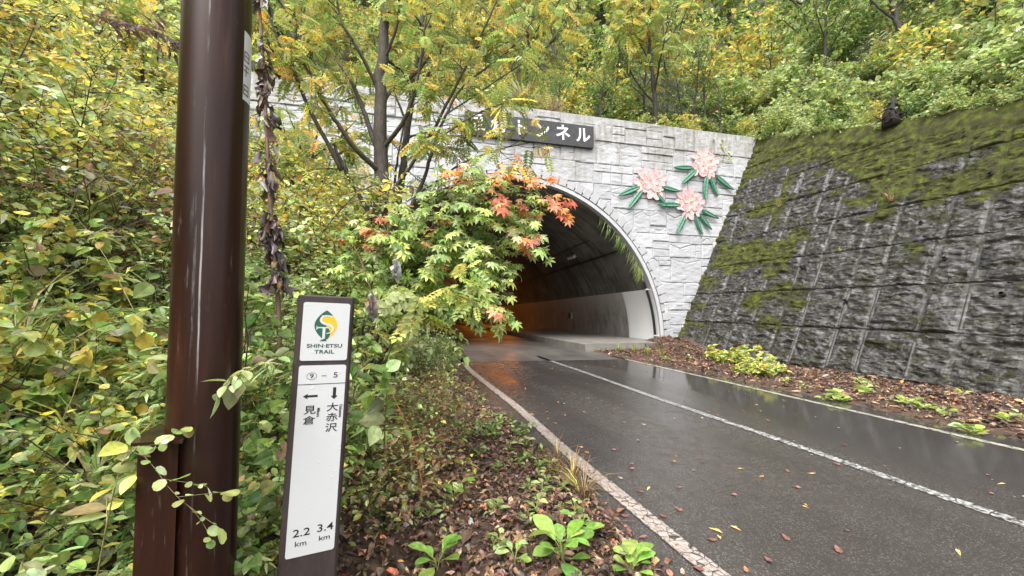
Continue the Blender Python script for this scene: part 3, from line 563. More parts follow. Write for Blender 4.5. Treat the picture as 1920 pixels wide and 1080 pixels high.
pole = empty('steel_pole', pbot + ax * ((-.35 - pbot[2]) / ax[2]), 0, 'tall dark brown round steel pole with a ledge plate near its foot', 'pole')
zz_ = Vector(ax); xx_ = Vector((1, 0, 0)); yy_ = zz_.cross(xx_).normalized(); xx_ = yy_.cross(zz_); L0 = Matrix((xx_, yy_, zz_)).transposed().to_4x4(); L0.translation = pole.location; pole.matrix_world = L0
def cyl(r, z0, z1, n=48, a0=0, a1=2 * math.pi, k=2):
    th = np.linspace(a0, a1, n); V = np.array([[(r * math.cos(t), r * math.sin(t), z) for t in th] for z in np.linspace(z0, z1, k)]); return V, grid(n, k), np.full((n - 1) * (k - 1), 4)
mb = MB(); mb.raw(*cyl(PR, 0, 5.2)); mb.faces([(PR * math.cos(a), PR * math.sin(a), 5.2) for a in np.linspace(0, 6.283, 24)[:-1]], [tuple(range(23))]); mb.build('shaft', STEEL, pole, True)
zl = float(np.dot(at(300, 800, PD) - np.array(pole.location), ax))
mb = MB(); zb = zl - .012; d = np.array([-.82, -.35]); d = d / np.linalg.norm(d)           # gusset box on the left side of the shaft, with a ledge on top
def rot(x, y, z): a = R(205); return (x * math.cos(a) - y * math.sin(a), x * math.sin(a) + y * math.cos(a), z)
V = [rot(x, y, z) for z in (-.1, zb) for (x, y) in ((.03, -.09), (.112, -.07), (.112, .07), (.03, .09))]
mb.faces(V, [(0, 1, 5, 4), (1, 2, 6, 5), (2, 3, 7, 6), (4, 5, 6, 7)]); mb.build('gusset_box', STEEL, pole)
mb = MB(); V = [rot(x, y, z) for z in (zb + .001, zb + .009) for (x, y) in ((.02, -.105), (.122, -.08), (.132, .0), (.122, .08), (.02, .105))]
mb.faces(V, [(0, 1, 2, 3, 4)[::-1], (5, 6, 7, 8, 9), (0, 1, 6, 5), (1, 2, 7, 6), (2, 3, 8, 7), (3, 4, 9, 8), (4, 0, 5, 9)]); mb.build('ledge_plate', STEEL, pole)
# sticker wrapped round the right edge of the shaft
z0, z1 = [float(np.dot(at(470, y, PD) - np.array(pole.location), ax)) for y in (188, 60)]
STK = plain('sticker_white', (.66, .67, .66), .4, .08, 30); mb = MB(); mb.raw(*cyl(PR + .0008, z0, z1, 10, R(-5), R(58))); st = mb.build('sticker', STK, pole, True)
INK = plain('black_ink', (.015, .015, .016), .5)
for zc, kind in ((z0 + .03, 0), (z0 + .085, 1), (z0 + .125, 0)):
    mb = MB()
    for a_, b_, h0, h1 in (((-41, -25, .011, .014), (-41, -25, -.014, -.011), (-41, -25, -.001, .002), (-41, -39.5, -.014, .014), (-27, -25, -.014, .014)) if kind == 0 else ((-41, -24, .011, .014), (-36, -34, -.016, .014), (-41, -27, -.002, .001))):
        mb.raw(*cyl(PR + .0014, zc + h0, zc + h1, 6, R(a_ + 37), R(b_ + 37)))
    mb.build('printed_mark', INK, st)
# ================================================================== TRAIL MARKER POST
m = NT('dark_brown_post').set(Roughness=.6); f = m.noise(14, 6, m.coord((2, 2, .4)), .7); m.base(m.ramp(f, [(.3, (.022, .015, .014)), (.7, (.055, .040, .038))])).bump(m.noise(220, 3), .35, .002); POST = m.m
m = NT('white_sign_panel').set(Roughness=.32); n1 = m.noise(9, 6, None, .6); drops = m.noise(70, 3); m.base(m.mix(m.ramp(n1, [(.55, 0.), (.8, .25)]), (.56, .575, .575), (.42, .42, .39))).bump(m.ramp(drops, [(.62, 0.), (.7, 1.)]), .25, .002); SIGNW = m.m
py = 1.16; tl, tr = at(550, 553, py), None
fx = np.array([math.sin(R(61)), math.cos(R(61)), 0]); topc = tl + fx * .072; zup = nrm(np.array([.022, 0, 1])); fx = nrm(fx - zup * np.dot(fx, zup) + zup * -.022); fy = np.cross(zup, fx)
mk = empty('trail_marker', topc - zup * 1.75, 0, 'dark brown square trail marker post with two white panels and direction arrows', 'signpost')
def setm(o, X, Y, Zv, P): o.matrix_world = Matrix(((X[0], Y[0], Zv[0], P[0]), (X[1], Y[1], Zv[1], P[1]), (X[2], Y[2], Zv[2], P[2]), (0, 0, 0, 1)))
setm(mk, fx * 1.26, fy, zup, topc - zup * 1.75)      # local x right along the face, y into the post, z up; post top at z = 1.75
W2 = .0615; ch = .006
mb = MB(); pr = [(-W2, ch), (-W2 + ch, 0), (W2 - ch, 0), (W2, ch), (W2, .12), (-W2, .12)]; V = [(x, y, z) for z in (-.4, 1.746) for x, y in pr] + [(x * .96, y * .96 + .003, 1.75) for x, y in pr]
mb.faces(V, [(i, (i + 1) % 6, 6 + (i + 1) % 6, 6 + i) for i in range(6)] + [(6 + i, 6 + (i + 1) % 6, 12 + (i + 1) % 6, 12 + i) for i in range(6)] + [tuple(range(12, 18))]); mb.build('post', POST, mk)
def rrect(x0, x1, z0, z1, r, y0, y1, zl=None):
    P = []; zl = z0 if zl is None else zl
    for cx, cz, a in ((x1 - r, z1 - r, 0), (x0 + r, z1 - r, 90), (x0 + r, zl + r, 180), (x1 - r, z0 + r, 270)):
        for k in range(5): P.append((cx + r * math.cos(R(a + k * 22.5)), cz + r * math.sin(R(a + k * 22.5))))
    n = len(P); V = [(x, y0, z) for x, z in P] + [(x, y1, z) for x, z in P]; return V, [tuple(range(n))[::-1]] + [(i, n + i, n + (i + 1) % n, (i + 1) % n) for i in range(n)]
ZP = 1.75
mb = MB(); mb.faces(*rrect(-.050, .051, ZP - .192, ZP - .021, .006, -.0022, .001)); p1 = mb.build('logo_panel', SIGNW, mk)
mb = MB(); mb.faces(*rrect(-.050, .051, ZP - .748, ZP - .206, .006, -.0022, .001)); p2 = mb.build('direction_panel', SIGNW, mk)
GRN = plain('logo_green', (.012, .10, .06), .45, .05); YLW = plain('logo_yellow', (.80, .44, .02), .45, .05); LW = plain('logo_white', (.56, .575, .575), .4, .03)
def flat(mb, P, y, mi=0): return mb.faces([(x, y, z) for x, z in P], [tuple(range(len(P)))], None, mi)
cz = ZP - .088; hw, hh_ = .0245, .045
def leafx(t, sgn): return sgn * hw * math.sin(math.pi * (t ** 1.0)) ** .85
def Sx(t): return -.0105 * math.sin((t - .5) * 2 * math.pi * .92) 
n = 24; ts = np.linspace(0, 1, n)
mb = MB(); L_ = [(leafx(t, -1), cz - hh_ + 2 * hh_ * t) for t in ts]; Sm = [(float(np.clip(Sx(t), leafx(t, -1), leafx(t, 1))), cz - hh_ + 2 * hh_ * t) for t in ts]; R_ = [(leafx(t, 1), cz - hh_ + 2 * hh_ * t) for t in ts]
for i in range(n - 1):
    flat(mb, [L_[i], Sm[i], Sm[i + 1], L_[i + 1]], -.0026, 0); top = ts[i] > .80; flat(mb, [Sm[i], R_[i], R_[i + 1], Sm[i + 1]], -.0026, 0 if top else 1)
def ribbon(P, wd, y, mi):
    P = np.array(P); T = nrm(np.gradient(P, axis=0)); N = np.stack([-T[:, 1], T[:, 0]], -1) * np.asarray(wd)[:, None] / 2
    for i in range(len(P) - 1): flat(mb, [P[i] - N[i], P[i + 1] - N[i + 1], P[i + 1] + N[i + 1], P[i] + N[i]], y, mi)
a_ = np.linspace(0, 1, 22); th = R(35) + a_ * R(235)
sp = [(.002 + .0135 * math.cos(t), cz + .0165 + .0125 * math.sin(t)) for t in np.linspace(R(40), R(255), 14)] + [(.001 + .0145 * math.cos(t), cz - .0105 + .0135 * math.sin(t)) for t in np.linspace(R(72), R(-88), 14)]
ribbon(sp, np.concatenate([np.linspace(.003, .0062, 14), np.linspace(.0066, .002, 14)]), -.0030, 2)
tx = -.0035
flat(mb, [(tx - .0165, cz - .0085), (tx + .0095, cz - .0085), (tx + .0095, cz - .0050), (tx - .0165, cz - .0050)], -.0034, 2); flat(mb, [(tx - .0165, cz - .0145), (tx - .0125, cz - .0085), (tx - .0165, cz - .0005)], -.0034, 2)
flat(mb, [(tx - .0030, cz - .040), (tx + .0030, cz - .040), (tx + .0030, cz - .0085), (tx - .0030, cz - .0085)], -.0034, 2)
flat(mb, [(tx - .0085, cz - .0465), (tx + .0085, cz - .0465), (tx + .004, cz - .0425), (tx - .004, cz - .0425)], -.0030, 0)
mb.build('leaf_emblem', [GRN, YLW, LW], p1)
TX = Matrix.Rotation(R(90), 4, 'X')
def tm(x, z, y=-.0026): return Matrix.Translation((x, y, z)) @ TX
mb = MB(); mb.text('SHIN·ETSU', .0150, tm(.0005, ZP - .149), bold=.0002, sx=1.08); mb.text('TRAIL', .0150, tm(.0005, ZP - .1665), bold=.0002, sx=1.08)
for x0_, w_, z_ in ((-.039, .076, ZP - .1490), ):
    pass
mb.build('trail_lettering', plain('logo_dark_green', (.01, .055, .035), .5), p1)
zt = ZP - .206; NL = lambda name: mb.build(name, INK, p2)
mb = MB()
th = np.linspace(0, 2 * math.pi, 25)
for i in range(24): flat(mb, [((.0108 if k else .0098) * math.cos(t) - .0225, (.0108 if k else .0098) * math.sin(t) + zt - .031) for k, t in ((0, th[i]), (1, th[i]), (1, th[i + 1]), (0, th[i + 1]))], -.0026)
mb.text('9', .0185, tm(-.0225, zt - .031)); mb.text('5', .0225, tm(.0285, zt - .030)); mb.box((.0035, -.0026, zt - .031), (.010, .0004, .0016)); NL('route_number'); mb = MB(); mb.box((.0005, -.0026, zt - .0545), (.101, .0004, .0017)); NL('divider_line')
mb = MB(); xa, za = -.0215, zt - .089; flat(mb, [(xa - .0165, za), (xa - .0065, za + .0078), (xa - .0065, za + .0032), (xa + .0145, za + .0032), (xa + .0145, za - .0032), (xa - .0065, za - .0032), (xa - .0065, za - .0078)], -.0026)
NL('arrow'); mb = MB(); xa, za = .0285, zt - .083; flat(mb, [(xa, za - .0185), (xa + .0078, za - .008), (xa + .0034, za - .008), (xa + .0034, za + .017), (xa - .0034, za + .017), (xa - .0034, za - .008), (xa - .0078, za - .008)], -.0026)
NL('arrow'); mb = MB()
for i, chh in enumerate('見倉'): mb.text(chh, .0265, tm(-.0215, zt - .130 - .030 * i), bold=.00015)
mb.text('Mikura', .0095, tm(-.0035, zt - .137) @ Matrix.Rotation(R(-90), 4, 'Z'), bold=.0001); NL('place_name'); mb = MB()
for i, chh in enumerate('大赤沢'): mb.text(chh, .0265, tm(.0265, zt - .126 - .030 * i), bold=.00015)
mb.text('Oakasawa', .0095, tm(.0445, zt - .137) @ Matrix.Rotation(R(-90), 4, 'Z'), bold=.0001)
NL('place_name'); mb = MB(); mb.text('2.2', .0300, tm(-.0205, ZP - .682), bold=.0001); mb.text('km', .0205, tm(-.0205, ZP - .712)); NL('distance')
mb = MB(); mb.text('3.4', .0300, tm(.0285, ZP - .680), bold=.0001); mb.text('km', .0205, tm(.0285, ZP - .709)); NL('distance')
# ================================================================== VEGETATION
def spot(px, d): p = at(px, 600, d); return p[0], p[1]
def bank_at(px, d): x, y = spot(px, d); return np.array([x, y, on_bank(x, y)])
def pxpath(pts): return np.array([at(x, y, d) for x, y, d in pts])
def smooth_path(P, k):
    P = np.asarray(P, float); t = np.linspace(0, len(P) - 1, k); i = np.clip(t.astype(int), 0, len(P) - 2); f = (t - i)[:, None]
    A = P[np.maximum(i - 1, 0)]; B = P[i]; C_ = P[i + 1]; D_ = P[np.minimum(i + 2, len(P) - 1)]
    return .5 * (2 * B + (C_ - A) * f + (2 * A - 5 * B + 4 * C_ - D_) * f ** 2 + (3 * B - A - 3 * C_ + D_) * f ** 3)
OUT = (0, 0, -50)
protos = []
def proto(*a, **k): e = plant(*a, **k); protos.append(e); return e
used = set()
def place(pr, loc, rz=0, sc=1., label=None, group=None, tilt=None):
    if pr.name not in used:
        used.add(pr.name); pr.location = tuple(loc); pr.rotation_euler = (tilt[0] if tilt else 0, tilt[1] if tilt else 0, rz); pr.scale = (sc,) * 3
        if label: pr['label'] = label
        if group: pr['group'] = group
        return pr
    return dup(pr, loc, rz, sc, label, group, tilt=tilt)
# ---------------------------------------------------------------- left bank shrubs
rng = np.random.default_rng(101)
YITEMS = [(Y0, 4), (PA, 2.6), (G3, 1.6), (Y1, 2.4), (Y2, .8), (PB, 2.4), (G2, .8), (BR2, .35), (OR, .12)]
GITEMS = [(G1, 1.5), (G2, 3), (G3, 3), (PA, 2.5), (PB, 1.2), (Y0, .8), (BR2, .25)]
ya = [proto('yellow_shrub', 'tall yellow-green autumn shrub on the left bank', 'shrub', OUT, *bush(rng, 2.5, .5, 10, 14, 3, 7, .013), .062, [[OVATE, LANCE], [HEART, OVATE], [OVATE, ROUND]][i], YITEMS, rng, (.07, .045, .03), 'autumn shrubs on the left bank', flat=.55) for i in range(3)]
ga = [proto('leafy_shrub', 'green leafy shrub on the left bank', 'shrub', OUT, *bush(rng, 2.0, .65, 9, 13, 3, 7, .011), .066, [HEART, OVATE] if i else [OVATE, LANCE, ROUND], GITEMS, rng, (.06, .045, .03), 'green shrubs on the left bank', flat=.5) for i in range(2)]
k = 0
for px, d, sc in ((-420, 2.9, .8), (-250, 3.4, .9), (-90, 3.1, .75), (40, 3.7, .85), (170, 3.3, .72), (270, 4.1, .85), (-350, 4.6, 1), (-150, 4.9, 1), (60, 5.0, 1), (220, 5.3, .95), (350, 5.4, .9), (-40, 6.3, 1.1), (160, 6.6, 1.1), (330, 6.9, 1.05), (470, 7.0, .9), (90, 8.0, 1.2), (280, 8.4, 1.2), (430, 8.6, 1.1), (560, 9.0, 1.05), (-200, 7, 1.2), (380, 10.3, 1.3), (520, 10.8, 1.3), (620, 11.2, 1.1), (240, 10.5, 1.4), (120, 11, 1.5), (-100, 9.5, 1.5), (500, 12.3, 1.1), (590, 12.6, 1.), (545, 6.2, 1.25), (600, 7.0, 1.3), (495, 5.6, 1.1), (640, 8.6, 1.15), (570, 8.0, 1.3), (615, 6.1, .95)):
    place(ya[k % 3], bank_at(px, d) - [0, 0, .1], rng.random() * 6.28, sc * (.9 + .2 * rng.random())); k += 1
k = 0
for px, d, sc in ((-150, 2.4, .5), (20, 2.6, .5), (140, 2.7, .48), (250, 2.9, .55), (330, 3.3, .6), (455, 3.4, .62), (500, 4.2, .75), (560, 4.9, .85), (430, 5.3, .8), (620, 5.4, .8), (600, 6.3, .95), (670, 6.6, .7), (560, 7.3, .9), (650, 8.0, .7), (690, 8.6, .62), (480, 6.2, .9), (610, 9.4, .9), (680, 10.4, .8), (720, 9.6, .5), (745, 11.0, .5), (790, 9.6, .45), (815, 11.2, .5), (770, 12.4, .7), (835, 12.6, .38), (800, 8.0, .4), (838, 9.2, .30), (850, 11.6, .3), (700, 12.2, .8), (640, 12.6, 1.), (530, 3.6, .55), (600, 4.4, .5)):
    place(ga[k % 2], bank_at(px, d) - [0, 0, .08], rng.random() * 6.28, sc * (.9 + .2 * rng.random())); k += 1
for i, (q, a, sc) in enumerate(((-2.6, 1.2, .7), (-3.4, .2, .9), (-3.0, -1.2, .8), (-4.6, 1.0, 1.), (-4.4, -1.0, 1.), (-3.6, -2.6, .9), (-6.2, .2, 1.1), (-6, -2.2, 1.1), (-2.4, -2.2, .6), (-5.4, 2.6, 1.1))):
    p = road(q, a); p[2] = float(zbank(q, a)); place((ya + ga)[i % 5], p - [0, 0, .1], i * 1.3, sc)
bl = proto('broad_leaf_shrub', 'shrub with large pale heart-shaped leaves on the left bank', 'shrub', OUT, *bush(rng, 1.7, .7, 7, 7, 2, 4, .011), .125, [HEART, OVATE_H], [(PA, 3), (PB, 3), (G3, 2), (G2, .8), (Y0, .5)], rng, (.08, .06, .04), 'large-leaved shrubs on the left bank', flat=.55, droop=.3)
for px, d, sc in ((60, 3.3, .75), (150, 3.9, .8), (-80, 3.6, .8), (250, 4.4, .8), (575, 5.0, 1.), (640, 5.4, .95), (690, 6.0, .75), (620, 6.6, 1.1), (530, 4.6, .8), (700, 7.4, .6)): place(bl, bank_at(px, d) - [0, 0, .05], rng.random() * 6, sc)
# brown bare-stemmed thicket in the middle of the bank
th_ = proto('bare_thicket', 'thicket of bare brown stems on the left bank', 'thicket', OUT, *[x for x in bush(rng, 1.7, .45, 16, 7, 2, 2, .009)], .05, OVATE, [(BR, 1), (BR2, 2), (Y0, 2), (GY, 1), (PA, 1.5)], rng, (.09, .055, .04), 'bare thickets on the left bank')
for px, d in ((70, 2.75), (210, 2.95), (300, 3.4)): place(th_, bank_at(px, d) - [0, 0, .05], rng.random() * 6, .8 + .25 * rng.random())
# near low shrubs with round leaves
rl = [proto('round_leaf_shrub', 'low shrub of round yellow-green leaves at the foot of the left bank', 'shrub', OUT, *bush(rng, .85, .8, 9, 7, 3, 5, .005, -.09), .050, [ROUND, ROUND, OVATE_H, HEART], [(G2, 1.6), (G3, 3), (PA, 3), (PB, 1), (Y0, 2.5), (Y1, 1.5), (Y2, .6), (BR2, .35), ((.40, .52, .11), 2.5)], rng, (.10, .09, .035), 'low round-leaved shrubs left of the pole', flat=.42, droop=.25) for i in range(2)]
k = 0
for px, d, sc in ((-120, 1.55, .8), (20, 1.7, .85), (130, 1.9, .9), (230, 2.1, .9), (60, 2.25, 1.), (-60, 2.2, 1), (180, 2.5, .95), (290, 2.5, .9), (-200, 1.9, .9), (270, 1.8, .6), (90, 1.45, .6)):
    place(rl[k % 2], bank_at(px, d) - [0, 0, .05], rng.random() * 6.28, sc); k += 1
# bush clover: fine arching sprays close to the camera
bc = [proto('bush_clover', 'arching spray of small pale green leaves near the foot of the pole', 'plant', OUT, *bush(rng, .62, .9, 6, 7, 2, 6, .0032, -.14, .3), .026, ROUND, [(PA, 3), (PB, 2), (G3, 2), ((.38, .50, .13), 2.5), (Y0, .5)], rng, (.15, .15, .06), 'bush clover sprays left of the pole', flat=.4, droop=.3) for i in range(2)]
k = 0
for px, d, sc in ((-60, .95, .95), (60, 1.0, .9), (130, 1.08, .75), (190, 1.16, .6), (0, 1.25, 1.0), (110, 1.3, 1.), (230, 1.45, .8), (-130, 1.2, 1.), (120, .92, .5)):
    place(bc[k % 2], bank_at(px, d) - [0, 0, .04], rng.random() * 6.28, sc); k += 1
def sprig(name, label, pts, size, tpl, items, n, rad=.0016, seed=1, sub=5, col=(.14, .13, .05), cat='sprig', slen=.09):
    g = np.random.default_rng(seed); P = smooth_path(pxpath(pts), 14); base = P[0].copy(); st = [(P - base, np.linspace(rad, rad * .35, 14))]; lv = []
    twig_leaves(g, P - base, n, lv, .1)
    for i in range(sub):
        p, d = lerp(P - base, .15 + .75 * (i + g.random()) / sub); Q = path(g, p, d + g.standard_normal(3) * .7, slen, 4, .1, -.05); st.append((Q, np.linspace(rad * .5, rad * .3, 4))); twig_leaves(g, Q, 4, lv)
    return plant(name, label, cat, base, st, lv, size, tpl, items, g, col, flat=.45, droop=.1)
sprig('leafy_sprig', 'thin sprig of round green leaves crossing the foot of the pole', [(60, 1010, 1.0), (180, 880, .96), (260, 850, .93), (330, 930, .915), (412, 990, .91)], .026, ROUND, [(PA, 3), (G3, 3), (PB, 1)], 15, seed=4, sub=7)
sprig('dry_seed_heads', 'dark purple-brown dry seed heads hanging high behind the left shrubs', [(150, 20, 4.6), (220, 40, 4.5), (290, 60, 4.4), (345, 85, 4.4)], .12, LANCE, [((.10, .05, .05), 3), ((.16, .09, .08), 2)], 60, .006, 33, 22, (.1, .06, .05), 'seed heads', .2)
sprig('leafy_sprig', 'sprig of pointed green leaves reaching across the right edge of the pole', [(560, 640, 1.35), (520, 672, 1.15), (470, 690, 1.0), (440, 705, .96), (408, 738, .94)], .036, OVATE_H, [(PA, 3), (G3, 2), (PB, 2)], 11, .0018, 6, 5, slen=.035)
sprig('leafy_sprig', 'bright green sprig beside the right edge of the trail marker', [(720, 850, 1.75), (722, 790, 1.7), (725, 745, 1.7), (722, 712, 1.7)], .075, OVATE_H, [(G2, 3), (G3, 2), (PA, 2)], 10, .003, 9, 3)
# greenery behind pole and trail marker
mg = [proto('undergrowth_shrub', 'dark green undergrowth shrub behind the pole and the trail marker', 'shrub', OUT, *bush(rng, 1.1, .6, 9, 8, 3, 5, .006), .050, [OVATE_H, LANCE] if i else [HEART, OVATE_H], [(G1, 2.5), (G2, 3), (G3, 2.5), (PA, 1.3), (Y0, .5), (BR2, .3)], rng, (.07, .055, .035), 'undergrowth shrubs behind the trail marker', flat=.5) for i in range(2)]
k = 0
for px, d, sc in ((440, 1.75, .8), (500, 2.0, .75), (430, 1.9, .9), (490, 2.2, .85), (450, 2.6, 1.1), (500, 3.0, 1.0), (570, 3.1, .6), (370, 2.2, 1.1), (430, 1.5, .42), (330, 1.6, .7), (400, 1.5, .6), (610, 3.9, .5)):
    place(mg[k % 2], bank_at(px, d) - [0, 0, .05], rng.random() * 6.28, sc); k += 1
# thorny bare twigs right of the trail marker
br = proto('bramble', 'tangle of bare reddish bramble twigs beside the trail marker', 'bramble', OUT, *bush(rng, .9, .95, 11, 5, 3, 1, .0045, -.10, .6), .05, OVATE, [(G2, 1), (PA, 1), (BR2, 3), (Y0, 1)], rng, (.16, .09, .055), 'brambles right of the trail marker')
for px, d, sc in ((690, 3.0, .8), (740, 3.7, .85), (700, 4.4, .95), (770, 5.2, .9), (660, 2.3, .55), (800, 6.4, .8), (730, 5.8, 1.), (760, 4.6, .8), (720, 3.4, .8), (820, 7.6, .7), (680, 2.7, .75), (710, 2.9, .8), (760, 4.0, .9), (790, 5.0, .8), (700, 3.7, .9), (740, 4.9, .9)): place(br, bank_at(px, d) - [0, 0, .03], rng.random() * 6, sc)
sprig('orange_stalk', 'single bare orange stalk leaning beside the trail marker', [(795, 930, 2.45), (775, 830, 2.5), (745, 760, 2.55), (715, 690, 2.6)], .03, OVATE, [(Y0, 1)], 2, .006, 3, 1, (.30, .12, .04), 'stalk')
# grass tufts
def tuft(n, L, spread, g, items, wsc=1.):
    az = g.random(n) * 6.283; tl = spread * (.2 + g.random(n)); T = np.stack([np.cos(az) * tl, np.sin(az) * tl, np.ones(n)], -1)
    P = np.stack([np.cos(az), np.sin(az), 0 * az], -1) * (.05 * g.random((n, 1))); N = np.stack([-np.cos(az), -np.sin(az), .4 + 0 * az], -1)
    return MB().leaves(P, T, N, L * (.6 + .6 * g.random(n)), (BLADE[0] * [wsc, 1, 2.2], BLADE[1]), pal(g, n, items))
def grass(name, label, loc, n, L, spread, seed, items, group=None, wsc=1.):
    g = np.random.default_rng(seed); o = tuft(n, L, spread, g, items, wsc).build(name, LEAF); o.location = tuple(loc); return tag(o, label, 'grass', group)
GR = [(G2, 2), (G3, 2), (PA, 2), (Y0, 2), ((.36, .27, .12), 1.5)]
for i, (px, d, L) in enumerate(((470, 2.3, .75), (520, 2.6, .8), (560, 3.1, .9), (660, 3.0, .7), (430, 3.0, .9))): grass('grass_tuft', 'long arching grass tuft behind the trail marker', bank_at(px, d), 90, L, .8, 200 + i, GR, 'grass tufts behind the trail marker')
for i, (px, d, L) in enumerate(((40, 1.9, .6), (150, 2.2, .65), (260, 2.4, .6), (-40, 1.6, .5), (200, 1.5, .42), (100, 2.8, .8), (300, 3.0, .8))): grass('bank_grass', 'thin arching grass among the round-leaved shrubs left of the pole', bank_at(px, d), 34, L * 1.3, .75, 230 + i, GR, 'grass tufts left of the pole', .8)
for i, pts_ in enumerate(([(-30, 1100, 1.3), (60, 900, 1.25), (130, 760, 1.2), (175, 640, 1.2), (250, 590, 1.2)], [(330, 760, 2.0), (240, 560, 2.0), (170, 440, 2.0), (120, 400, 1.9), (60, 470, 1.8)], [(180, 1090, 1.05), (205, 960, 1.0), (235, 840, 1.0), (250, 800, 1.0)], [(40, 700, 1.9), (20, 560, 1.9), (60, 470, 1.85), (150, 430, 1.8), (230, 460, 1.75)])):
    sprig('arching_stalk', ('long pale stalk rising through the round leaves at far left', 'straw-coloured arching stalk behind the shrubs left of the pole', 'thin yellow-green stalk close to the foot of the pole', 'arching stalk over the left shrubs, curving toward the pole')[i], pts_, .045, OVATE_H, [(PA, 2), (Y0, 2), (G3, 2), (BR2, 1)], 8, .0026, 300 + i, 4, (.38, .34, .14), 'stalk', .07)
# ---------------------------------------------------------------- withered plant
g = np.random.default_rng(77); P = smooth_path(pxpath([(524, 640, 2.5), (519, 520, 2.5), (508, 400, 2.5), (500, 250, 2.5), (492, 90, 2.5), (480, -60, 2.5), (470, -160, 2.5)]), 30); b0 = P[0].copy(); b0[2] = on_bank(b0[0], b0[1])
wp = empty('withered_plant', b0, 0, 'withered plant with grey-brown leaves hanging along its stem right of the pole', 'withered plant'); P = np.concatenate([[b0], P]) - b0
mb = MB(); mb.tube(P, np.linspace(.016, .006, 31), 6, 0, (.16, .10, .07)); lv = []
for (y0, y1, n) in ((.18, .36, 62), (.40, .50, 20), (.53, .70, 34), (.77, .93, 60), (.95, 1, 12)):
    for i in range(n):
        p, d = lerp(P, y0 + (y1 - y0) * g.random()); a = g.random() * 6.283; q = p + np.array([math.cos(a), math.sin(a), .1]) * (.012 + .03 * g.random()); mb.tube([p, (p + q) / 2 + [0, 0, .02], q], .0025, 4, 0, (.14, .09, .06)); lv.append((q, np.array([.25 * math.cos(a), .25 * math.sin(a), -1])))
mb.build('stem', TWIG, wp, True); n = len(lv); Pn = np.array([x[0] for x in lv]); Tn = np.array([x[1] for x in lv]); Nn = np.random.default_rng(5).standard_normal((n, 3)) * [1, 1, .2]; mb = MB()
for q in range(3): k_ = np.arange(n) % 3 == q; mb.leaves(Pn[k_], Tn[k_] + .25 * g.standard_normal((k_.sum(), 3)) * [1, 1, .3], Nn[k_], .065 + .085 * g.random(k_.sum()), (DRY_H[q][0] * [.72, 1, 1], DRY_H[q][1]), pal(g, k_.sum(), [((.09, .05, .03), 3), (BR2, 1.2), (GY, .8), ((.075, .058, .058), 4), ((.13, .11, .11), 1.5)]))
mb.build('withered_leaves', LITTER, wp, True)
for px, py, d, lab in ((697, 590, 2.4, 'grey withered leaf hanging from bramble twigs beside the trail marker, the lower one'), (742, 525, 2.7, 'brown withered leaf hanging under the maple branch, the upper one')):
    o = MB().leaves([[0, 0, 0]] * 3, [[.1, 0, -1], [-.15, .1, -1], [.05, -.2, -1]], [[.3, -1, 0], [1, -.4, 0], [-.8, -.6, 0]], [.17, .14, .12], DRY_H[0], pal(g, 3, [(GY, 2), (BR2, 1)])).tube([(0, 0, 0), (-.05, 0, .15), (-.14, .05, .3)], .003, 4, 0, (.15, .1, .06)).build('withered_leaf', LITTER); o.location = tuple(at(px, py - 40, d)); tag(o, lab, 'withered leaf')
# ---------------------------------------------------------------- maple
g = np.random.default_rng(31)
mp0 = bank_at(672, 3.75); mp = empty('maple', mp0, 0, 'maple with green leaves turning red at the tips, reaching over the verge before the tunnel', 'maple tree')
lims = [[(672, 800, 3.75), (700, 660, 3.75), (745, 540, 3.6), (830, 440, 3.4), (910, 375, 3.2), (1020, 355, 3.05)], [(672, 800, 3.75), (690, 640, 3.75), (760, 520, 3.5), (860, 450, 3.3), (930, 420, 3.2), (1000, 440, 3.15)],
        [(672, 800, 3.75), (710, 680, 3.7), (790, 585, 3.4), (850, 530, 3.2), (890, 540, 3.1), (915, 560, 3.05)], [(672, 800, 3.75), (690, 620, 3.75), (740, 490, 3.6), (800, 385, 3.5), (870, 335, 3.4)],
        [(672, 800, 3.75), (680, 620, 3.8), (700, 510, 3.7), (680, 450, 3.6)], [(672, 800, 3.75), (720, 640, 3.7), (840, 500, 3.6), (920, 470, 3.5), (975, 410, 3.4)], [(672, 800, 3.75), (705, 640, 3.7), (770, 480, 3.4), (840, 400, 3.2), (935, 345, 3.1)],
        [(672, 800, 3.75), (720, 650, 3.6), (820, 520, 3.3), (880, 490, 3.2), (915, 490, 3.1)], [(672, 800, 3.75), (715, 640, 3.6), (760, 560, 3.3), (800, 530, 3.15), (850, 480, 3.05)], [(672, 800, 3.75), (705, 640, 3.7), (735, 560, 3.4), (745, 470, 3.3), (735, 440, 3.2)]]
mb = MB(); lv = []; red = []
for i, L in enumerate(lims):
    P = smooth_path(pxpath(L), 18) - mp0; P[0] = [0, 0, -.05]; mb.tube(P, np.linspace(.022 if i < 3 else .014, .003, 18), 6, 0, (.07, .06, .045))
    for j in range(40):
        t = .34 + .66 * (j + g.random()) / 40; p, d = lerp(P, t); s = nrm(np.cross(d, [0, 0, 1])) * g.choice([-1, 1]); Q = path(g, p, d * .5 + s * .8 * g.random() + np.array([0, 0, .35 * g.standard_normal() - .05]), .16 + .2 * g.random(), 4, .15, -.08)
        mb.tube(Q, np.linspace(.0035, .0012, 4), 4, 0, (.09, .06, .04)); l2 = []; twig_leaves(g, Q, 5, l2, .2); lv += l2; tip = (i in (0, 3, 6) and t > .86) * .7 + (i in (1, 5) and t > .95) * .6 + (i == 4 and t > .85) * .5 + (i == 2 and t > .95) * .3
        red += [g.random() < tip * .9 + .015] * len(l2)
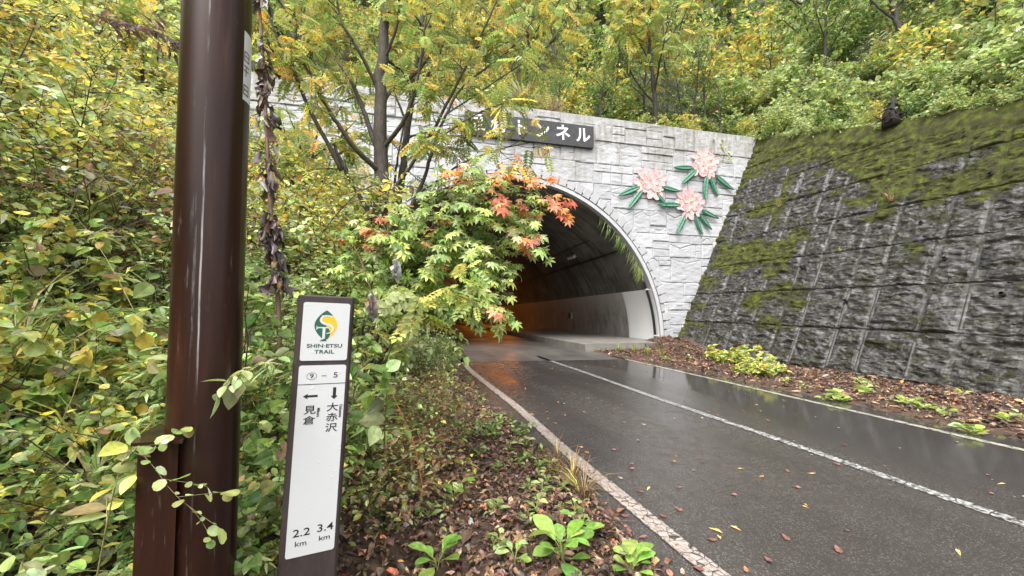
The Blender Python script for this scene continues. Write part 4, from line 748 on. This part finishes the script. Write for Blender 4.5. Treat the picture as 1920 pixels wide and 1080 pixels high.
mb.build('branches', TWIG, mp, True); n = len(lv); red = np.array(red); Pn = np.array([x[0] for x in lv]); Tn = np.array([x[1] for x in lv]) + [.1, -.25, -.35]; Nn = np.array([0, -.55, 1.]) + .38 * g.standard_normal((n, 3)); cl = pal(g, n, [(G2, 2.6), (G3, 4), (PA, 2), ((.40, .50, .09), 3)]); cr2 = pal(g, n, [(OR, 3), (RD, 1.8), ((.68, .36, .17), 2.5), (Y3, .8)]); cl[red] = cr2[red]
MB().leaves(Pn, Tn, Nn, .098 * (.65 + .6 * g.random(n)), MAPLE, cl).build('foliage', LEAF, mp)
# pinnate sapling in front of the maple
sprig('ash_sapling', 'yellow-green sapling with feathery leaves under the maple branch', [(690, 800, 2.9), (730, 660, 2.9), (780, 580, 2.8), (830, 545, 2.75), (870, 560, 2.7)], .155, PINNATE_S, [(G3, 2), (Y0, 3), (PA, 1), ((.45, .50, .08), 3)], 16, .005, 15, 12, (.09, .07, .04), 'sapling', .22)
sprig('vine', 'trailing vine with pale leaves hanging beside the road before the tunnel', [(838, 560, 7.5), (842, 600, 7.5), (850, 635, 7.5), (846, 662, 7.5)], .09, HEART, [(G2, 2), (G3, 3), (PA, 2), (Y0, 1)], 26, .012, 21, 12, (.08, .07, .04), 'vine', .35)
sprig('beech_sprig', 'drooping sprig of rounded dark green leaves against the tunnel opening', [(800, 470, 3.5), (880, 440, 3.4), (935, 480, 3.3), (945, 530, 3.3)], .095, OVATE, [(G1, 3), (G2, 3), (G3, 1)], 14, .003, 25, 5, (.09, .07, .05), 'sprig', .16)
# ---------------------------------------------------------------- walnut-like tree with compound leaves
def limb_tree(name, label, base, limbs, lsize, tpl, items, seed, twn=9, twl=.7, nl=5, group=None, bark=(1, 1, 1), skip=.3, droop=.25, hang=-.02):
    g = np.random.default_rng(seed); e = empty(name, base, 0, label, 'tree', group); tb = MB(); lb = MB(); lv = []
    for i, (P, r0, r1, tw) in enumerate(limbs):
        P = smooth_path(P, 26) - base; rr = np.linspace(r0, r1, 26); P[1:-1] += g.standard_normal((24, 3)) * r0 * .12; (tb if i == 0 else lb).tube(P, rr, 10 if r0 > .05 else 6, 0, bark)
        for j in range(tw):
            t = skip + (1 - skip) * (j + g.random()) / max(tw, 1); p, d = lerp(P, t); s = nrm(g.standard_normal(3) * [1, 1, .6]); Q = path(g, p, d * .5 + s * .8, twl * (.5 + .8 * g.random()), 7, .14, hang); lb.tube(Q, np.linspace(max(.006, r1 * .8), .0025, 7), 5, 0, bark); twig_leaves(g, Q, nl, lv, .35)
            Q2 = path(g, *lerp(Q, .5), twl * .5, 5, .3, hang); lb.tube(Q2, np.linspace(.005, .002, 5), 4, 0, bark); twig_leaves(g, Q2, max(2, nl - 2), lv, .3)
    tb.build('trunk', BARK, e, True)
    if lb.k: lb.build('limbs', BARK, e, True)
    put_leaves(MB(), g, lv, lsize, tpl, items, flat=.35, droop=droop).build('crown', LEAF, e); return e
def px(*p): return pxpath(p)
D0 = 6.6; tb0 = bank_at(700, D0)
A = np.concatenate([[tb0 - [0, 0, .2]], px((706, 560, D0), (711, 440, D0), (716, 340, D0), (714, 250, D0), (713, 180, D0), (718, 90, D0), (724, 0, D0), (730, -140, D0), (735, -260, D0))])
B = lambda *q: px(*[(x, y, d) for x, y, d in q])
limbs = [(A, .155, .05, 5),
 (B((697, 410, 6.55), (673, 365, 6.4), (651, 327, 6.3), (625, 270, 6.2)), .055, .03, 3),
 (B((706, 430, 6.5), (726, 374, 6.4), (768, 315, 6.3), (812, 243, 6.2), (854, 163, 6.1), (900, 70, 6), (945, -30, 5.9)), .05, .014, 12),
 (B((757, 415, 6.3), (787, 354, 6.2), (804, 304, 6.1), (820, 255, 6.1), (836, 215, 6.1), (870, 160, 6.0), (960, 90, 5.8), (1010, 20, 5.8)), .045, .010, 12),
 (B((783, 364, 6.2), (834, 329, 6.1), (870, 304, 6.0), (940, 279, 5.8), (992, 268, 5.7)), .026, .007, 6),
 (B((708, 318, 6.55), (663, 275, 6.2), (615, 203, 6), (580, 140, 5.9), (545, 60, 5.8)), .06, .016, 11),
 (B((640, 320, 6.2), (576, 195, 6), (552, 139, 5.9), (524, 84, 5.8), (500, 10, 5.7)), .045, .012, 9),
 (B((711, 291, 6.6), (679, 199, 6.9), (651, 139, 7), (611, 92, 7.1), (560, 30, 7.2)), .06, .016, 10),
 (B((722, 275, 6.6), (759, 223, 6.3), (775, 175, 6.2), (790, 110, 6.1), (800, 20, 6)), .055, .016, 10),
 (B((716, 190, 6.6), (740, 165, 6.8), (787, 131, 7), (815, 80, 7.1), (840, 24, 7.2), (880, -60, 7.3)), .05, .014, 9),
 (B((716, 120, 6.6), (743, 52, 6.4), (750, -20, 6.3), (760, -90, 6.3)), .04, .014, 7),
 (B((711, 170, 6.6), (670, 90, 6.3), (640, 40, 6.2), (628, -40, 6.1)), .045, .014, 8),
 (B((836, 215, 6.1), (918, 160, 5.9), (1000, 105, 5.7), (1038, 76, 5.6), (1082, 20, 5.5)), .016, .005, 5),
 (B((775, 300, 6.3), (830, 255, 6), (900, 210, 5.8), (960, 190, 5.7)), .02, .006, 6)]
for i in range(1, len(limbs)): limbs[i] = (limbs[i][0], limbs[i][1] * .78, limbs[i][2] * .8, limbs[i][3] + 2)
WIT = [((.40, .38, .09), 3), (Y1, 1.1), (Y2, .5), ((.30, .36, .08), 3), (G3, 2), (G2, 1.6), (Y3, .2)]
limb_tree('walnut_tree', 'dark many-limbed tree with yellow feathery leaves left of the tunnel arch', tb0, limbs, .22, PINNATE, WIT, 51, twl=.55, nl=5, bark=(1.45, 1.4, 1.3))
tb1 = bank_at(742, 7.4)
limb_tree('slender_tree', 'slender grey-stemmed tree just behind the many-limbed tree', tb1, [(np.concatenate([[tb1 - [0, 0, .2]], px((738, 480, 7.4), (752, 340, 7.4), (764, 250, 7.4), (774, 150, 7.4), (790, 50, 7.4), (805, -80, 7.4))]), .085, .035, 5), (px((734, 470, 7.3), (738, 380, 7.3), (745, 300, 7.2), (765, 200, 7.2)), .035, .012, 4), (px((770, 190, 7.4), (820, 110, 7.2), (850, 20, 7.1)), .03, .01, 6), (px((766, 240, 7.4), (730, 150, 7.6), (700, 60, 7.7)), .03, .01, 6)], .25, PINNATE, WIT, 53, twl=.6, nl=4, bark=(1.5, 1.45, 1.35))
# ---------------------------------------------------------------- hillside
rng = np.random.default_rng(303)
def hill_pt(x, y): p = tun(x, y); p[2] = float(zhill(x, y)); return p
HI = [[(G2, 2.2), (G3, 2), (PA, 1.5), (Y0, 1.2), (BR2, .3)], [(Y0, 2.5), (Y1, 1.8), (G3, 1.6), (PA, 1.2), (Y3, .35), (BR2, .4)], [(PA, 3), (PB, 2.4), (G3, 1.4), ((.46, .50, .13), 2.4)], [(G1, 2), (G2, 2), (G0, 1.2), (Y0, .4)]]
HN = [('green_hill_shrub', 'green shrub among the growth on the hillside'), ('yellow_hill_shrub', 'yellow autumn shrub among the growth on the hillside'), ('pale_hill_shrub', 'pale green shrub on the slope above the retaining wall or portal'), ('dark_hill_shrub', 'dark green shrub in the shade of the hillside')]
hp = [[proto(HN[i][0], HN[i][1], 'shrub', OUT, *bush(rng, 2.6, .65, 8, 9, 3, 5, .016, -.05), .185, ([OVATE, QUAD], [QUAD, OVATE], [HEART, OVATE], [LANCE, OVATE])[i], HI[i], rng, (.05, .04, .03), HN[i][0].replace('_', ' ') + 's', minr=.006, flat=.55) for q in range(2 if i < 3 else 1)] for i in range(4)]
cnt = 0
for y, sp_, x0, x1, sc in ((1.0, 1.5, -17, 12, .42), (2.4, 1.9, -19, 14, .62), (4.6, 2.3, -22, 17, .85), (7.4, 2.7, -25, 21, 1.0), (10.8, 3.1, -28, 25, 1.15), (15, 3.6, -31, 29, 1.35), (20, 4.2, -36, 35, 1.55), (26, 5, -42, 42, 1.9), (34, 6.2, -50, 50, 2.3), (44, 8, -58, 58, 2.9), (58, 10, -66, 66, 3.6)):
    x = x0
    while x < x1:
        i = int(rng.choice(4, p=[.33, .37, .14, .16])); j = rng.integers(len(hp[i])); xx = x + sp_ * .5 * rng.standard_normal(); yy = max(.8, y + .25 * sp_ * rng.standard_normal())
        place(hp[i][j], hill_pt(xx, yy) - [0, 0, .15], rng.random() * 6.28, sc * (.75 + .5 * rng.random())); x += sp_; cnt += 1
for d, sp_, s0, s1, sc in ((.12, .8, -.1, 13, .20), (.45, .62, -.3, 13, .36), (1.1, .9, -1.5, 13, .46), (2.0, 1.2, -4, 13, .55), (3.4, 1.7, -6, 13, .75), (5.5, 2.2, -9, 13, .95), (8.5, 2.8, -12, 13, 1.2), (12.5, 3.6, -14, 13, 1.6), (18, 5, -16, 12, 2.), (26, 7, -18, 10, 2.8)):
    s = s0
    while s < s1:
        i = int(rng.choice(4, p=[.24, .10, .58, .08] if d < 4 else [.34, .14, .27, .25])); j = rng.integers(len(hp[i])); q = rhill(np.array(s + .3 * sp_ * rng.standard_normal()), np.array(max(.1, d + .2 * sp_ * rng.standard_normal())))
        place(hp[i][j], q - [0, 0, .1], rng.random() * 6.28, sc * (.6 + .8 * rng.random()), tilt=(0, 0) if d > 1 else (.25 * rng.standard_normal(), -.35)); s += sp_; cnt += 1
# hillside trees
def auto_tree(name, label, group, seed, h, r, tpl, lsize, items, lean=.1, nlimb=9, tw=7):
    g = np.random.default_rng(seed); T0 = path(g, (0, 0, -.3), (lean, 0, 1), h, 10, .05, .02); L = [(T0, r, r * .25, 4)]
    for i in range(nlimb):
        p, d = lerp(T0, .28 + .68 * i / nlimb); a = i * 2.4 + g.random(); Q = path(g, p, d * .7 + np.array([math.cos(a), math.sin(a), .3]) * .8, h * .42 * (1.1 - .5 * i / nlimb), 9, .09, .02); L.append((Q, r * .42 * (1 - .5 * i / nlimb), r * .06, tw))
    return limb_tree(name, label, np.zeros(3), L, lsize, tpl, items, seed + 1, twl=h * .13, nl=5, group=group, skip=.25)
ht = [auto_tree('hillside_tree', 'yellow-leaved broad tree standing in the hillside growth', 'yellow trees on the hillside', 401, 7.5, .14, PINNATE, .42, WIT), auto_tree('hillside_tree', 'green-leaved tree standing in the hillside growth', 'green trees on the hillside', 411, 8, .15, QUAD, .24, HI[0], .2, 10, 8), auto_tree('hillside_tree', 'slim dark tree standing in the hillside growth', 'slim dark trees on the hillside', 421, 7, .11, LANCE, .26, HI[3], -.15, 8, 6)]
for e in ht: protos.append(e)
for k, (x, y, sc) in enumerate(((6.9, 1.3, .95), (-3, 3.5, .8), (-8, 3, .9), (2, 5.5, .9), (9.5, 4.5, .85), (12, 8, 1), (5, 9, 1.05), (-12, 5, 1), (-5.5, 7, 1), (0, 11, 1.1), (8, 14, 1.2), (14, 13, 1.2), (-10, 12, 1.2), (-18, 8, 1.2), (3, 18, 1.3), (-6, 19, 1.4), (11, 21, 1.4), (18, 19, 1.4), (-16, 18, 1.4), (-2, 27, 1.6), (8, 30, 1.7), (18, 30, 1.8), (-12, 28, 1.7), (26, 26, 1.7), (-24, 20, 1.6), (32, 38, 2.2), (20, 42, 2.2), (5, 42, 2.2), (-10, 42, 2.2), (-26, 38, 2.2), (10, 33, 2.0), (14, 36, 2.1), (24, 34, 2.1), (16, 46, 2.6), (28, 46, 2.6), (22, 26, 1.7), (38, 48, 2.8), (0, 50, 2.6), (12, 55, 3.), (34, 58, 3.2), (22, 58, 3.2))):
    place(ht[(0, 0, 1, 0, 1, 2, 1, 0, 1, 2)[k % 10]], hill_pt(x, y), rng.random() * 6.28 if k else 2.2, sc)
for k, (s, d, sc) in enumerate(((1, 3.2, .8), (3.5, 4.6, .85), (6, 6, .9), (8, 4, .7), (-2, 6, 1), (2, 9, 1.1), (6, 11, 1.2), (9, 9, 1), (-3, 12, 1.3), (4, 16, 1.5), (9, 16, 1.5), (-6, 18, 1.6), (1, 22, 1.8), (7, 24, 2), (11, 22, 2.))):
    place(ht[(2, 1, 2, 1, 1)[k % 5]], rhill(np.array(float(s)), np.array(float(d))), rng.random() * 6.28, sc)
for px_, d, sc in ((535, 7.9, .62), (630, 9.6, .66), (590, 11.5, .75), (260, 9.5, .8), (420, 11, .9), (90, 8.5, .8), (560, 12.4, .85), (-120, 8, .8), (330, 12.5, 1.)): place(ht[0], bank_at(px_, d) - [0, 0, .2], rng.random() * 6, sc, 'yellow-leaved broad tree standing at the top of the left bank', 'yellow trees on the left bank')
def hill_hit(px_, py_):
    ss_, dd_ = np.meshgrid(np.linspace(-14, 10, 130), np.geomspace(.3, 40, 130)); Q = rhill(ss_, dd_); d = ray(px_, py_); V = nrm(Q - O); c = (V * nrm(d)).sum(-1); k = np.unravel_index(np.argmax(c), c.shape); return Q[k]
for px_, py_, sc in ((1440, 95, .8), (1520, 75, .9), (1600, 95, .8), (1560, 130, .7), (1480, 50, 1.0), (1640, 50, .9), (1850, 30, .9)): place(hp[3][0], hill_hit(px_, py_), rng.random() * 6, sc)
for px_, py_, sc in ((1520, 150, .6), (1440, 190, .55), (1860, 60, .6)): place(ht[2], hill_hit(px_, py_), rng.random() * 6, sc)
for x, y, sc in ((8.6, 1.6, .5), (9.6, 2.4, .6), (10.4, 1.4, .5), (4.2, 1.6, .45), (5.4, 2.6, .6), (2.4, 2.0, .5), (11.2, 3.4, .6), (7.6, 3.6, .65), (.5, 2.6, .5)): place(ht[2], hill_pt(x, y), rng.random() * 6, sc)
# fallen log and stump above the retaining wall, dark rooty clump
def log(name, label, P, r, seed, cat):
    g = np.random.default_rng(seed); P = smooth_path(P, 20); b = P[0].copy(); mb = MB(); mb.tube(P - b + g.standard_normal((20, 3)) * r * .06, r * (1 - .35 * np.linspace(0, 1, 20)), 12, 0, (.8, .9, .55)); o = mb.build(name, BARK, None, True); o.location = tuple(b); return tag(o, label, cat)
log('fallen_log', 'dark mossy fallen log leaning on the slope where portal and retaining wall meet', [rhill(np.array(s), np.array(d)) + [0, 0, .25] for s, d in ((-.9, .25), (-.6, 1.2), (-.2, 2.4), (.3, 3.8))], .26, 1, 'log')
sp0 = wall_pt(5.75, t_top(5.75) + .12, .12); g = np.random.default_rng(8); mb = MB(); mb.tube([(0, 0, -.3), (0, .03, .1), (.05, .02, .4), (.02, .0, .62)], [.26, .22, .13, .06], 10, 0, (.35, .3, .28))
for i in range(26): mb.tube(path(g, g.standard_normal(3) * .1, g.standard_normal(3) + [0, 0, -.3], .45, 6, .3, -.1), np.linspace(.035, .008, 6), 5, 0, (.35, .28, .24))
o = mb.build('tree_stump', BARK, None, True); o.location = tuple(sp0); tag(o, 'black rooty stump on the top edge of the retaining wall', 'stump')
for i, (s, t, n, L) in enumerate(((6.35, 5.05, 40, .42), (2.75, 5.9, 30, .4), (1.9, 4.2, 16, .25), (5.45, 3.62, 18, .22))):
    grass('dry_grass', ('straw-coloured grass tuft in the upper right of the retaining wall', 'brown grass tuft high on the retaining wall nearer the portal', 'yellow tuft low on the retaining wall beside the portal', 'small green tuft in the middle of the retaining wall')[i], wall_pt(s, t, .06), n, L, 1.6, 60 + i, [((.36, .27, .14), 3), (BR2, 1), (Y0, (0, .5, 3, 3)[i]), (G3, (0, 0, 1, 3)[i])], wsc=1.4)
grass('grass_clump', 'large pale grass clump on top of the portal above the name plaque', tun(6.17 - 5.6, .7, 9.1), 240, 1.5, .8, 71, [((.42, .36, .22), 2), (PA, 2), (G3, 1.5), (BR2, 1)], wsc=1.6)
grass('grass_clump', 'reddish dry grass clump on top of the portal right of the pale clump', tun(6.17 - 4.5, .6, 9.1), 130, 1.0, .9, 72, [(BR2, 2), ((.36, .26, .18), 2), (G3, 1)], wsc=1.6)
sprig('hanging_vine', 'yellowing vine trailing over the top of the portal near its right end', [(1352, 238, 17.2), (1350, 265, 16.9), (1358, 290, 16.9), (1348, 318, 17)], .14, OVATE, [(Y0, 3), (G3, 2), (Y2, 1)], 30, .012, 91, 8, (.1, .08, .05), 'vine', .5)
g = np.random.default_rng(93); mb = MB(); P_ = []; T2 = []
for i in range(130):
    a = R(28 + 26 * g.random() ** 1.5); P_.append((6.08 * math.cos(a), .05 + .15 * g.random(), .27 + 6.08 * math.sin(a))); T2.append((-.35 + .2 * g.standard_normal(), -.1, -1))
o = mb.leaves(P_, T2, np.tile([0, -1., .1], (130, 1)), .25 + .45 * g.random(130), (BLADE[0] * [1.3, 1, 1], BLADE[1]), pal(g, 130, [(G2, 2), (G3, 2), (PA, 1), (G0, 2)])).build('hanging_moss', LEAF); o.location = tuple(TUN); o.rotation_euler = (0, 0, PH); tag(o, 'green strands of moss hanging inside the right edge of the tunnel mouth', 'moss')
# ---------------------------------------------------------------- ground cover and litter (uncountable)
g = np.random.default_rng(500)
def stuff(o): o['kind'] = 'stuff'; return o
n = 52000; X = g.uniform(-34, 30, n); Y = .5 + 46 * g.random(n) ** 1.8; P = np.stack([X * math.cos(PH) - Y * math.sin(PH) + TUN[0], X * math.sin(PH) + Y * math.cos(PH) + TUN[1], zhill(X, Y) + .25 * g.random(n)], -1)
stuff(MB().leaves(P, g.standard_normal((n, 3)) * [1, 1, .4], np.array([0, -.6, 1]) + .5 * g.standard_normal((n, 3)), (.10 + .006 * Y) * (.6 + .8 * g.random(n)), QUAD, pal(g, n, [(G2, 2), (G3, 2), (PA, 1.5), (Y0, 1.5), (BR2, .8), (G1, 1.5)])).build('hillside_ground_cover', LEAF))
n = 26000; s = g.uniform(-12, 13, n); d = .05 + 22 * g.random(n) ** 2.2; P = rhill(s, d); P[:, 2] += .2 * g.random(n)
stuff(MB().leaves(P, g.standard_normal((n, 3)) * [1, 1, .4] + [-.3, 0, -.2], np.array([-.6, 0, 1]) + .5 * g.standard_normal((n, 3)), (.08 + .008 * d) * (.6 + .8 * g.random(n)), OVATE, pal(g, n, [(G2, 1), (G3, 2), (PA, 3), (PB, 2), ((.46, .50, .13), 2)])).build('wall_top_ground_cover', LEAF))
n = 26000; a = 13.4 * g.random(n) ** 1.3 - .3; q = -.45 - .7 * sstep(7, 5, a) - 9 * g.random(n) ** 1.4 - 2.2 * sstep(7.5, 12, a); z = zbank(q, a); P = np.stack([q * math.cos(TH) - a * math.sin(TH), q * math.sin(TH) + a * math.cos(TH), z + .12 * g.random(n)], -1)
stuff(MB().leaves(P, g.standard_normal((n, 3)) * [1, 1, .4], np.array([.5, -.3, 1]) + .5 * g.standard_normal((n, 3)), .065 * (.6 + .8 * g.random(n)), OVATE, pal(g, n, [(G2, 2.5), (G3, 2), (G1, 2), (PA, 1.2), (Y0, 1), (BR2, 1.2), (BR, 1)])).build('bank_ground_cover', LEAF))
LIT = [((.10, .060, .042), 4), (BR, 4), ((.19, .11, .075), 2.5), (BR2, 1.2), (OR, .12), ((.42, .12, .06), .2), ((.42, .27, .16), .6), (GY, .3), ((.06, .034, .027), 3)]
def litter(name, q, a, zf, size, items):
    n = len(q); z = zf(q, a); P = np.stack([q * math.cos(TH) - a * math.sin(TH), q * math.sin(TH) + a * math.cos(TH), z + .006 + .03 * g.random(n) ** 2], -1); mb = MB(); w_ = g.integers(6, size=n); cl = pal(g, n, items, .34)
    for k, t_ in enumerate((CRUMP, DRY_H[0], DRY_H[1], DRY_H[2], LANCE, OVATE)):
        m_ = w_ == k; c = m_.sum(); mb.leaves(P[m_], g.standard_normal((c, 3)) * [1, 1, .2], np.array([0, 0, 1]) + .3 * g.standard_normal((c, 3)), size * (1.25 if k else .9) * (.35 + .75 * g.random(c) + .9 * (g.random(c) < .07)), t_, cl[m_])
    for k in range(n // 45):
        i_ = g.integers(n); t = g.random() * 6.283; L = .06 + .16 * g.random(); d = np.array([math.cos(t), math.sin(t), .12 * g.standard_normal()]) * L; mb.tube([P[i_] + [0, 0, .012], P[i_] + d * .5 + [0, 0, .012 + .01 * g.random()], P[i_] + d + [0, 0, .012]], .0012 + .0018 * g.random(), 3, 0, (.13, .08, .055), cap=False)
    stuff(mb.build(name, LITTER))
n = 42000; a = -1 + 13.6 * g.random(n) ** 1.35; q = q_edge(a) + .05 - 3.3 * g.random(n) ** 1.25 + .06 * g.standard_normal(n); k = q < q_edge(a) + .14 - .2 * g.random(n); litter('leaf_litter', q[k], a[k], zbank, .058, LIT)
n = 17000; a = -2 + 15.8 * g.random(n) ** 1.1; q = q_edge_r(a) + 3.7 * g.random(n) ** .8 + .1 * g.standard_normal(n); k = q > q_edge_r(a) - .05 + .25 * g.random(n); litter('verge_leaf_litter', q[k], a[k], zverge, .085, LIT)
# ---------------------------------------------------------------- small plants on the verges
def on_road_z(x, y):
    q, a = to_road(x, y); return float(zbank(q, a) if q < 3 else zverge(q, a))
def rosette(name, label, n, L, seed, items, group=None, tpl=BROAD_H, up=1.25, wid=1.):
    g2 = np.random.default_rng(seed); e = empty(name, OUT, 0, label, 'plant', group); mb = MB(); st = MB(); az = np.arange(n) * 2.4 + g2.random(n) * .8; u_ = up * (.25 + .9 * g2.random(n)); T = np.stack([np.cos(az), np.sin(az), u_ - .25], -1); hh_2 = L * 1.0 * g2.random(n) ** 1.3
    P = np.stack([np.cos(az) * L * .35, np.sin(az) * L * .35, .012 + hh_2], -1); mb.leaves(P, T, np.stack([-np.cos(az) * u_, -np.sin(az) * u_, 1 + 0 * az], -1) + .25 * g2.standard_normal((n, 3)), L * (.55 + .6 * g2.random(n)), (tpl[0] * [wid, 1, 1.3], tpl[1]), pal(g2, n, items, .16)); mb.build('leaves', LEAF, e, True)
    for p in P: st.tube([(0, 0, -.01), (p[0] * .3, p[1] * .3, p[2] * .6), p], .0022, 4, 0, (.30, .36, .10), cap=False)
    st.build('stems', TWIG, e, True); protos.append(e); return e
BRI = [((.26, .42, .06), 3), ((.19, .36, .045), 3), (PA, .8)]
for px_, py_, n, L, seed, lab in ((1055, 1035, 17, .15, 1, 'largest bright green rosette plant, beside the road edge'), (1185, 1045, 13, .12, 2, 'bright green leafy plant on the road edge right of the largest rosette'), (850, 945, 8, .11, 3, 'bright green rosette plant alone in the leaf litter'), (820, 1075, 11, .12, 4, 'green rosette plant at the foot of the picture right of the trail marker'), (965, 1052, 7, .09, 5, 'small green plant left of the largest rosette'), (1085, 990, 6, .12, 6, 'upright green plant just behind the largest rosette')):
    p = ground(px_, py_, .1); e = rosette('rosette_plant', lab, n, L, seed, BRI); e.location = (p[0], p[1], on_road_z(p[0], p[1]) + .005)
sd = [rosette('seedling', 'small green seedling growing in the leaf litter of the left verge', 7, .055, 40 + i, [(G2, 2), (G3, 2), (PA, 1)], 'seedlings on the left verge', OVATE_H, .9) for i in range(2)]
g = np.random.default_rng(61); pts = [(945, 800), (960, 820), (935, 790), (1000, 850), (985, 830), (1030, 880), (900, 745), (890, 725), (905, 760), (925, 985), (990, 990), (885, 700), (1060, 905), (1010, 870), (950, 775), (860, 820), (880, 815), (845, 810), (870, 835), (700, 1000), (720, 920), (800, 990), (760, 960), (1040, 920), (975, 865), (915, 770), (930, 815), (1015, 905), (985, 920), (945, 880), (900, 860), (1050, 955), (1010, 960), (930, 1040), (740, 1040), (690, 940), (820, 880), (870, 690), (880, 715), (780, 880), (1090, 960)]
for i, (a, b) in enumerate(pts):
    for j in range(2): p = ground(a + g.normal() * 9, b + g.normal() * 7, .06); place(sd[(i + j) % 2], (p[0], p[1], on_road_z(p[0], p[1]) + .004), g.random() * 6, .7 + .7 * g.random())
for i, (px_, py_, h) in enumerate(((870, 820, .32), (950, 800, .30), (700, 980, .25), (745, 830, .3), (1000, 860, .2))):
    p = ground(px_, py_, .06); st, lv = bush(np.random.default_rng(70 + i), h, .9, 6, 4, 1, 4, .003); plant('verge_herb', ('leafy herb in the middle of the leaf litter', 'tall leafy herb between litter and road', 'leafy herb near the foot of the trail marker', 'small leafy herb right of the orange stalk', 'low leafy herb by the pink road line')[i], 'plant', (p[0], p[1], on_road_z(p[0], p[1])), st, lv, .05, OVATE, [(G1, 2), (G2, 3), (G3, 2), (PA, 1)], np.random.default_rng(80 + i), (.1, .08, .04))
for i, (px_, py_) in enumerate(((1045, 870), (1075, 905), (1095, 930))): p = ground(px_, py_, .03); grass('dry_grass', 'tuft of dry straw grass on the edge of the left verge', (p[0], p[1], on_road_z(p[0], p[1])), 60, .30, .9, 110 + i, [((.32, .2, .09), 3), (BR2, 2), (Y0, 1)], 'dry grass tufts at the road edge')
yb = [(1360, 668, .75), (1430, 690, .7), (1395, 672, .85)]
for i, (px_, py_, sc) in enumerate(yb):
    p = ground(px_, py_ + 8, .1); st, lv = bush(np.random.default_rng(120 + i), .8 * sc, 1.0, 9, 6, 2, 5, .006); plant('yellow_bush', ('low yellow-green bush at the wall foot, nearest the tunnel', 'low yellow-green bush at the wall foot, farthest from the tunnel', 'low yellow-green bush at the wall foot, middle of the three')[i], 'bush', (p[0], p[1], on_road_z(p[0], p[1])), st, lv, .085, HEART, [((.50, .52, .09), 3), (Y0, 2), (PA, 2), (G3, 1)], np.random.default_rng(130 + i), (.1, .08, .04))
vs = [rosette('verge_sprout', 'small yellow-green sprout in the litter below the retaining wall', 9, .10, 45 + i, [((.36, .46, .07), 2), (PA, 2), (G3, 2)], 'sprouts below the retaining wall', OVATE_H, .9, 1.3) for i in range(2)]
for i, (a, b) in enumerate(((1605, 712), (1620, 725), (1730, 765), (1715, 755), (1780, 770), (1800, 735), (1560, 740), (1580, 745), (1895, 785), (1480, 715), (1640, 735), (1280, 672), (1830, 800))):
    for j in range(2): p = ground(a + g.normal() * 14, b + 6 + g.normal() * 4, .04); place(vs[(i + j) % 2], (p[0], p[1], on_road_z(p[0], p[1]) + .004), g.random() * 6, .7 + .8 * g.random())
for i, (px_, py_) in enumerate(((1190, 660), (1215, 664), (1160, 658), (1240, 668))): p = ground(px_, py_, .05); grass('verge_grass', 'green grass tuft at the kerb end beside the tunnel mouth', (p[0], p[1], max(0, on_road_z(p[0], p[1]))), 70, .35, 1., 140 + i, [(G2, 2), (G3, 1), (BR2, 1), (Y0, 1)], 'grass tufts at the kerb end')
# ---------------------------------------------------------------- fallen leaves on the road
def fallen(label, items, seed, L, tpl):
    g2 = np.random.default_rng(seed); o = MB().leaves([[0, -.5 * L, .004]], [[0, 1, 0]], [[0, 0, 1]], L, tpl, pal(g2, 1, items, .1)).build('fallen_leaf', LITTER); return tag(o, label, 'leaf')
fk = [fallen('yellow fallen leaf on the wet asphalt', [(Y1, 1)], 1, .075, (LANCE[0] * [1.1, 1, .8], LANCE[1])), fallen('brown fallen leaf on the wet asphalt', [((.22, .11, .06), 1)], 2, .065, CRUMP), fallen('pale fallen leaf on the wet asphalt', [((.42, .36, .25), 1)], 3, .06, CRUMP), fallen('russet fallen leaf on the wet asphalt', [((.30, .14, .075), 1)], 4, .06, CRUMP)]
gn = ('yellow leaves on the road', 'brown leaves on the road', 'pale leaves on the road', 'russet leaves on the road'); seen = set()
pts = [(1340, 995, 0, 1.5), (1380, 992, 0, 1), (1348, 1008, 0, .9), (1335, 1015, 1, 1), (1197, 827, 2, 1), (1150, 845, 1, 1), (1185, 881, 1, 1.1), (1163, 898, 2, .8), (1201, 924, 1, 1), (1216, 917, 0, .9), (1273, 916, 1, .8), (1262, 867, 1, 1), (1272, 957, 1, 1.1), (1243, 970, 1, 1.1), (1390, 880, 0, .9), (1428, 896, 3, 1), (1520, 889, 0, .9), (1441, 1053, 1, 1.1), (1572, 1034, 1, 1.2), (1797, 1037, 0, 1), (1165, 760, 3, .8), (1315, 785, 2, .9), (985, 729, 0, 1.1), (1098, 688, 2, 1.2), (1045, 755, 3, 1), (1040, 795, 1, 1), (1000, 745, 2, 1), (1128, 753, 2, 1), (930, 700, 1, 1), (905, 680, 2, 1.2), (1060, 780, 1, 1.), (1088, 840, 3, 1.1), (1100, 850, 3, 1), (1180, 1000, 1, 1.2), (1205, 1010, 1, 1), (1265, 1028, 2, 1), (1310, 1070, 1, 1.2), (1280, 1075, 2, .9), (1170, 970, 1, 1.2), (1105, 905, 2, 1.4)]
for i in range(130): pts.append((g.uniform(1000, 1900), 0, int(g.choice(4, p=[.2, .45, .25, .1])), .4 + .7 * g.random() ** 1.5))
for px_, py_, k, sc in pts:
    if py_ == 0: q, a = g.uniform(1.95, 6.7), .8 + 11 * g.random() ** 1.3; p = road(q, a)
    else: p = ground(px_, py_)
    o = fk[k]
    if k in seen: o = fk[k].copy(); COL.objects.link(o)
    seen.add(k); o['group'] = gn[k]; o.location = (p[0], p[1], .006); o.rotation_euler = (0, 0, g.random() * 6.283); o.scale = (sc,) * 3
for e in protos:
    if e.location.z < -40:
        for ch in list(e.children): bpy.data.objects.remove(ch)
        bpy.data.objects.remove(e)
